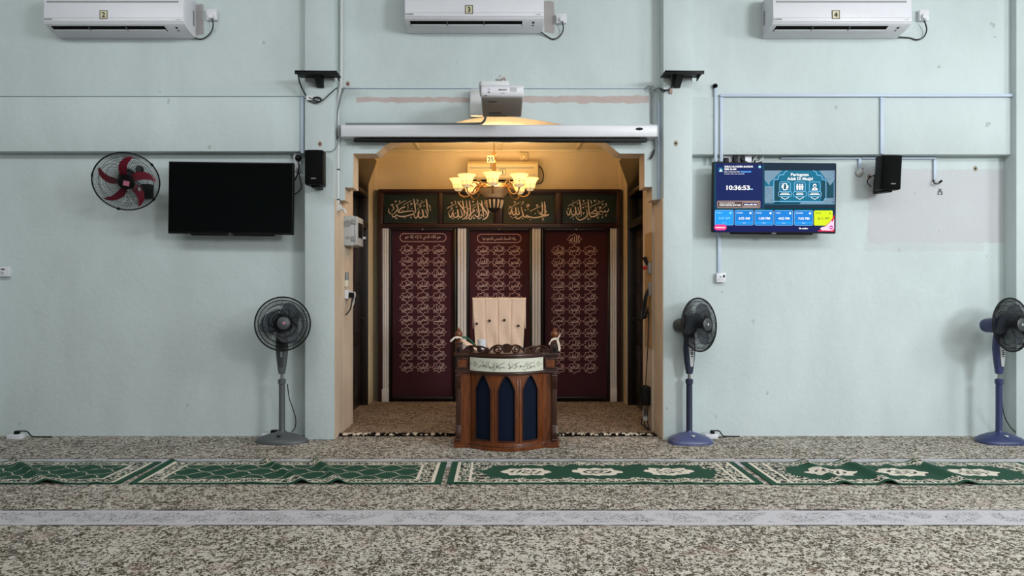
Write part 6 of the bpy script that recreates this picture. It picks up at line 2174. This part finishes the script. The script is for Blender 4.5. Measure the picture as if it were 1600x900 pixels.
MB().tube(catmull([(-JX + 0.07, 6.945, Z(465, 6.9)), (-JX + 0.065, 6.945, Z(474, 6.9)), (-JX + 0.05, 6.93, Z(480, 6.9))]), 0.005, 6).build('cord', M['offwhite'], t)

pb = MB().box(JX - 0.006, JX - 0.0005, 6.78, 7.10, Z(545, 6.8), Z(362, 6.8))
tag(pb.build('beige_board', M['ply']), 'tall beige board fixed to the niche jamb behind the hanging cables', 'board')
t = thing('microphone_clip', (JX, 6.86, 1.6), 'black microphone with a red button clipped to the beige jamb board', 'microphone')
MB().tube([(JX - 0.03, 6.86, Z(414, 6.85)), (JX - 0.055, 6.88, Z(402, 6.85))], [0.014, 0.022], 10).build('microphone_head', M['black'], t)
MB().box(JX - 0.03, JX - 0.006, 6.80, 6.87, Z(428, 6.82), Z(411, 6.82)).build('holder', M['grey'], t, bevel=0.004)
MB().tube([(JX - 0.02, 6.90, Z(418.5, 6.88)), (JX - 0.065, 6.91, Z(418.5, 6.88))], 0.016, 10).build('red_button', M['red'], t)
t = thing('hanging_cables', (JX, 6.86, 1.2), 'tangle of black cables hanging on the beige jamb board', 'cables')
rnd = random.Random(7)
MB().box(JX - 0.026, JX - 0.006, 6.80, 6.86, Z(462, 6.82), Z(441, 6.82)).build('cable_outlet', M['grey'], t, bevel=0.003)
for i in range(7):
    y = 6.83 + 0.03 * rnd.random() + i * 0.012
    x = JX - 0.025 - 0.02 * rnd.random()
    z0_ = 1.30 - 0.03 * rnd.random()
    pts = [(x + 0.01, y, z0_ + 0.06), (x - 0.01, y, z0_), (x - 0.012 - 0.03 * rnd.random(), y + 0.03, z0_ - 0.1), (x - 0.01 - 0.035 * rnd.random(), y + 0.06 * rnd.random(), z0_ - 0.18 - 0.05 * rnd.random()),
           (x + 0.005, y - 0.01, z0_ - 0.1 - 0.1 * rnd.random())]
    MB().tube(catmull(pts), 0.0055, 6).build('cable', M['cable'], t)
MB().tube(catmull([(JX - 0.03, 6.90, 1.10), (JX - 0.07, 6.98, 1.05), (JX - 0.10, 7.02, 1.06)]), [0.008] * 11, 6).build('cable_plug', M['black'], t)
t = thing('power_adapter', (JX, 6.9, 0.3), 'black power adapter plugged in low on the niche jamb with trailing cords', 'adapter')
MB().box(JX - 0.09, JX - 0.002, 6.84, 7.0, Z(634, 6.85), Z(604, 6.85)).build('adapter_body', M['black'], t, bevel=0.015, seg=3)
MB().tube(catmull([(JX - 0.05, 6.86, Z(604, 6.86)), (JX - 0.035, 6.87, Z(570, 6.86)), (JX - 0.02, 6.88, Z(530, 6.86)), (JX - 0.015, 6.88, Z(490, 6.86))]), 0.005, 6).build('cord', M['cable'], t)
for i in range(3):
    MB().tube(catmull([(JX - 0.06 + 0.02 * i, 6.88, 0.26), (JX - 0.06 + 0.015 * i, 6.87, 0.15), (JX - 0.08 + 0.03 * i, 6.90, 0.06), (JX - 0.03, 6.84 - 0.02 * i, 0.015), (JX - 0.012, 6.86 + 0.04 * i, 0.012)]), 0.006, 6).build('cord', M['cable'], t)
MB().box(JX - 0.07, JX - 0.03, 6.87, 6.90, 0.09, 0.17).build('cable_tag', M['lightgrey'], t)

# ------------------------------------------------------------------ extension blocks on the carpet
for (a, b_, y, lab, plug) in ((13, 36, 6.46, 'white extension block with dark cords on the carpet below the lone wall switch', True), (410, 440, 6.50, 'white extension block tucked behind the charcoal pedestal fan', True),
                              (1101, 1121, 6.48, 'white adapter block with a black plug behind the navy pedestal fan by the niche', True)):
    x0, x1 = X(a, y), X(b_, y)
    t = thing('extension_block', ((x0 + x1) / 2, y, 0), lab, 'extension block', 'white extension blocks on the carpet')
    MB().box(x0, x1, y - 0.03, y + 0.03, 0.001, 0.045).build('block_body', M['white'], t, bevel=0.006)
    MB().box(x0 + (x1 - x0) * 0.45, x0 + (x1 - x0) * 0.75, y - 0.02, y + 0.02, 0.045, 0.075).build('plug', M['black'], t, bevel=0.006)
    MB().tube(catmull([(x0 + (x1 - x0) * 0.6, y, 0.07), (x1 + 0.02, y + 0.02, 0.065), (x1 + 0.06, y + 0.03, 0.02), (x1 + 0.13, y + 0.05, 0.01), (x1 + 0.22, y + 0.06, 0.008)]), 0.006, 6).build('cord', M['cable'], t)
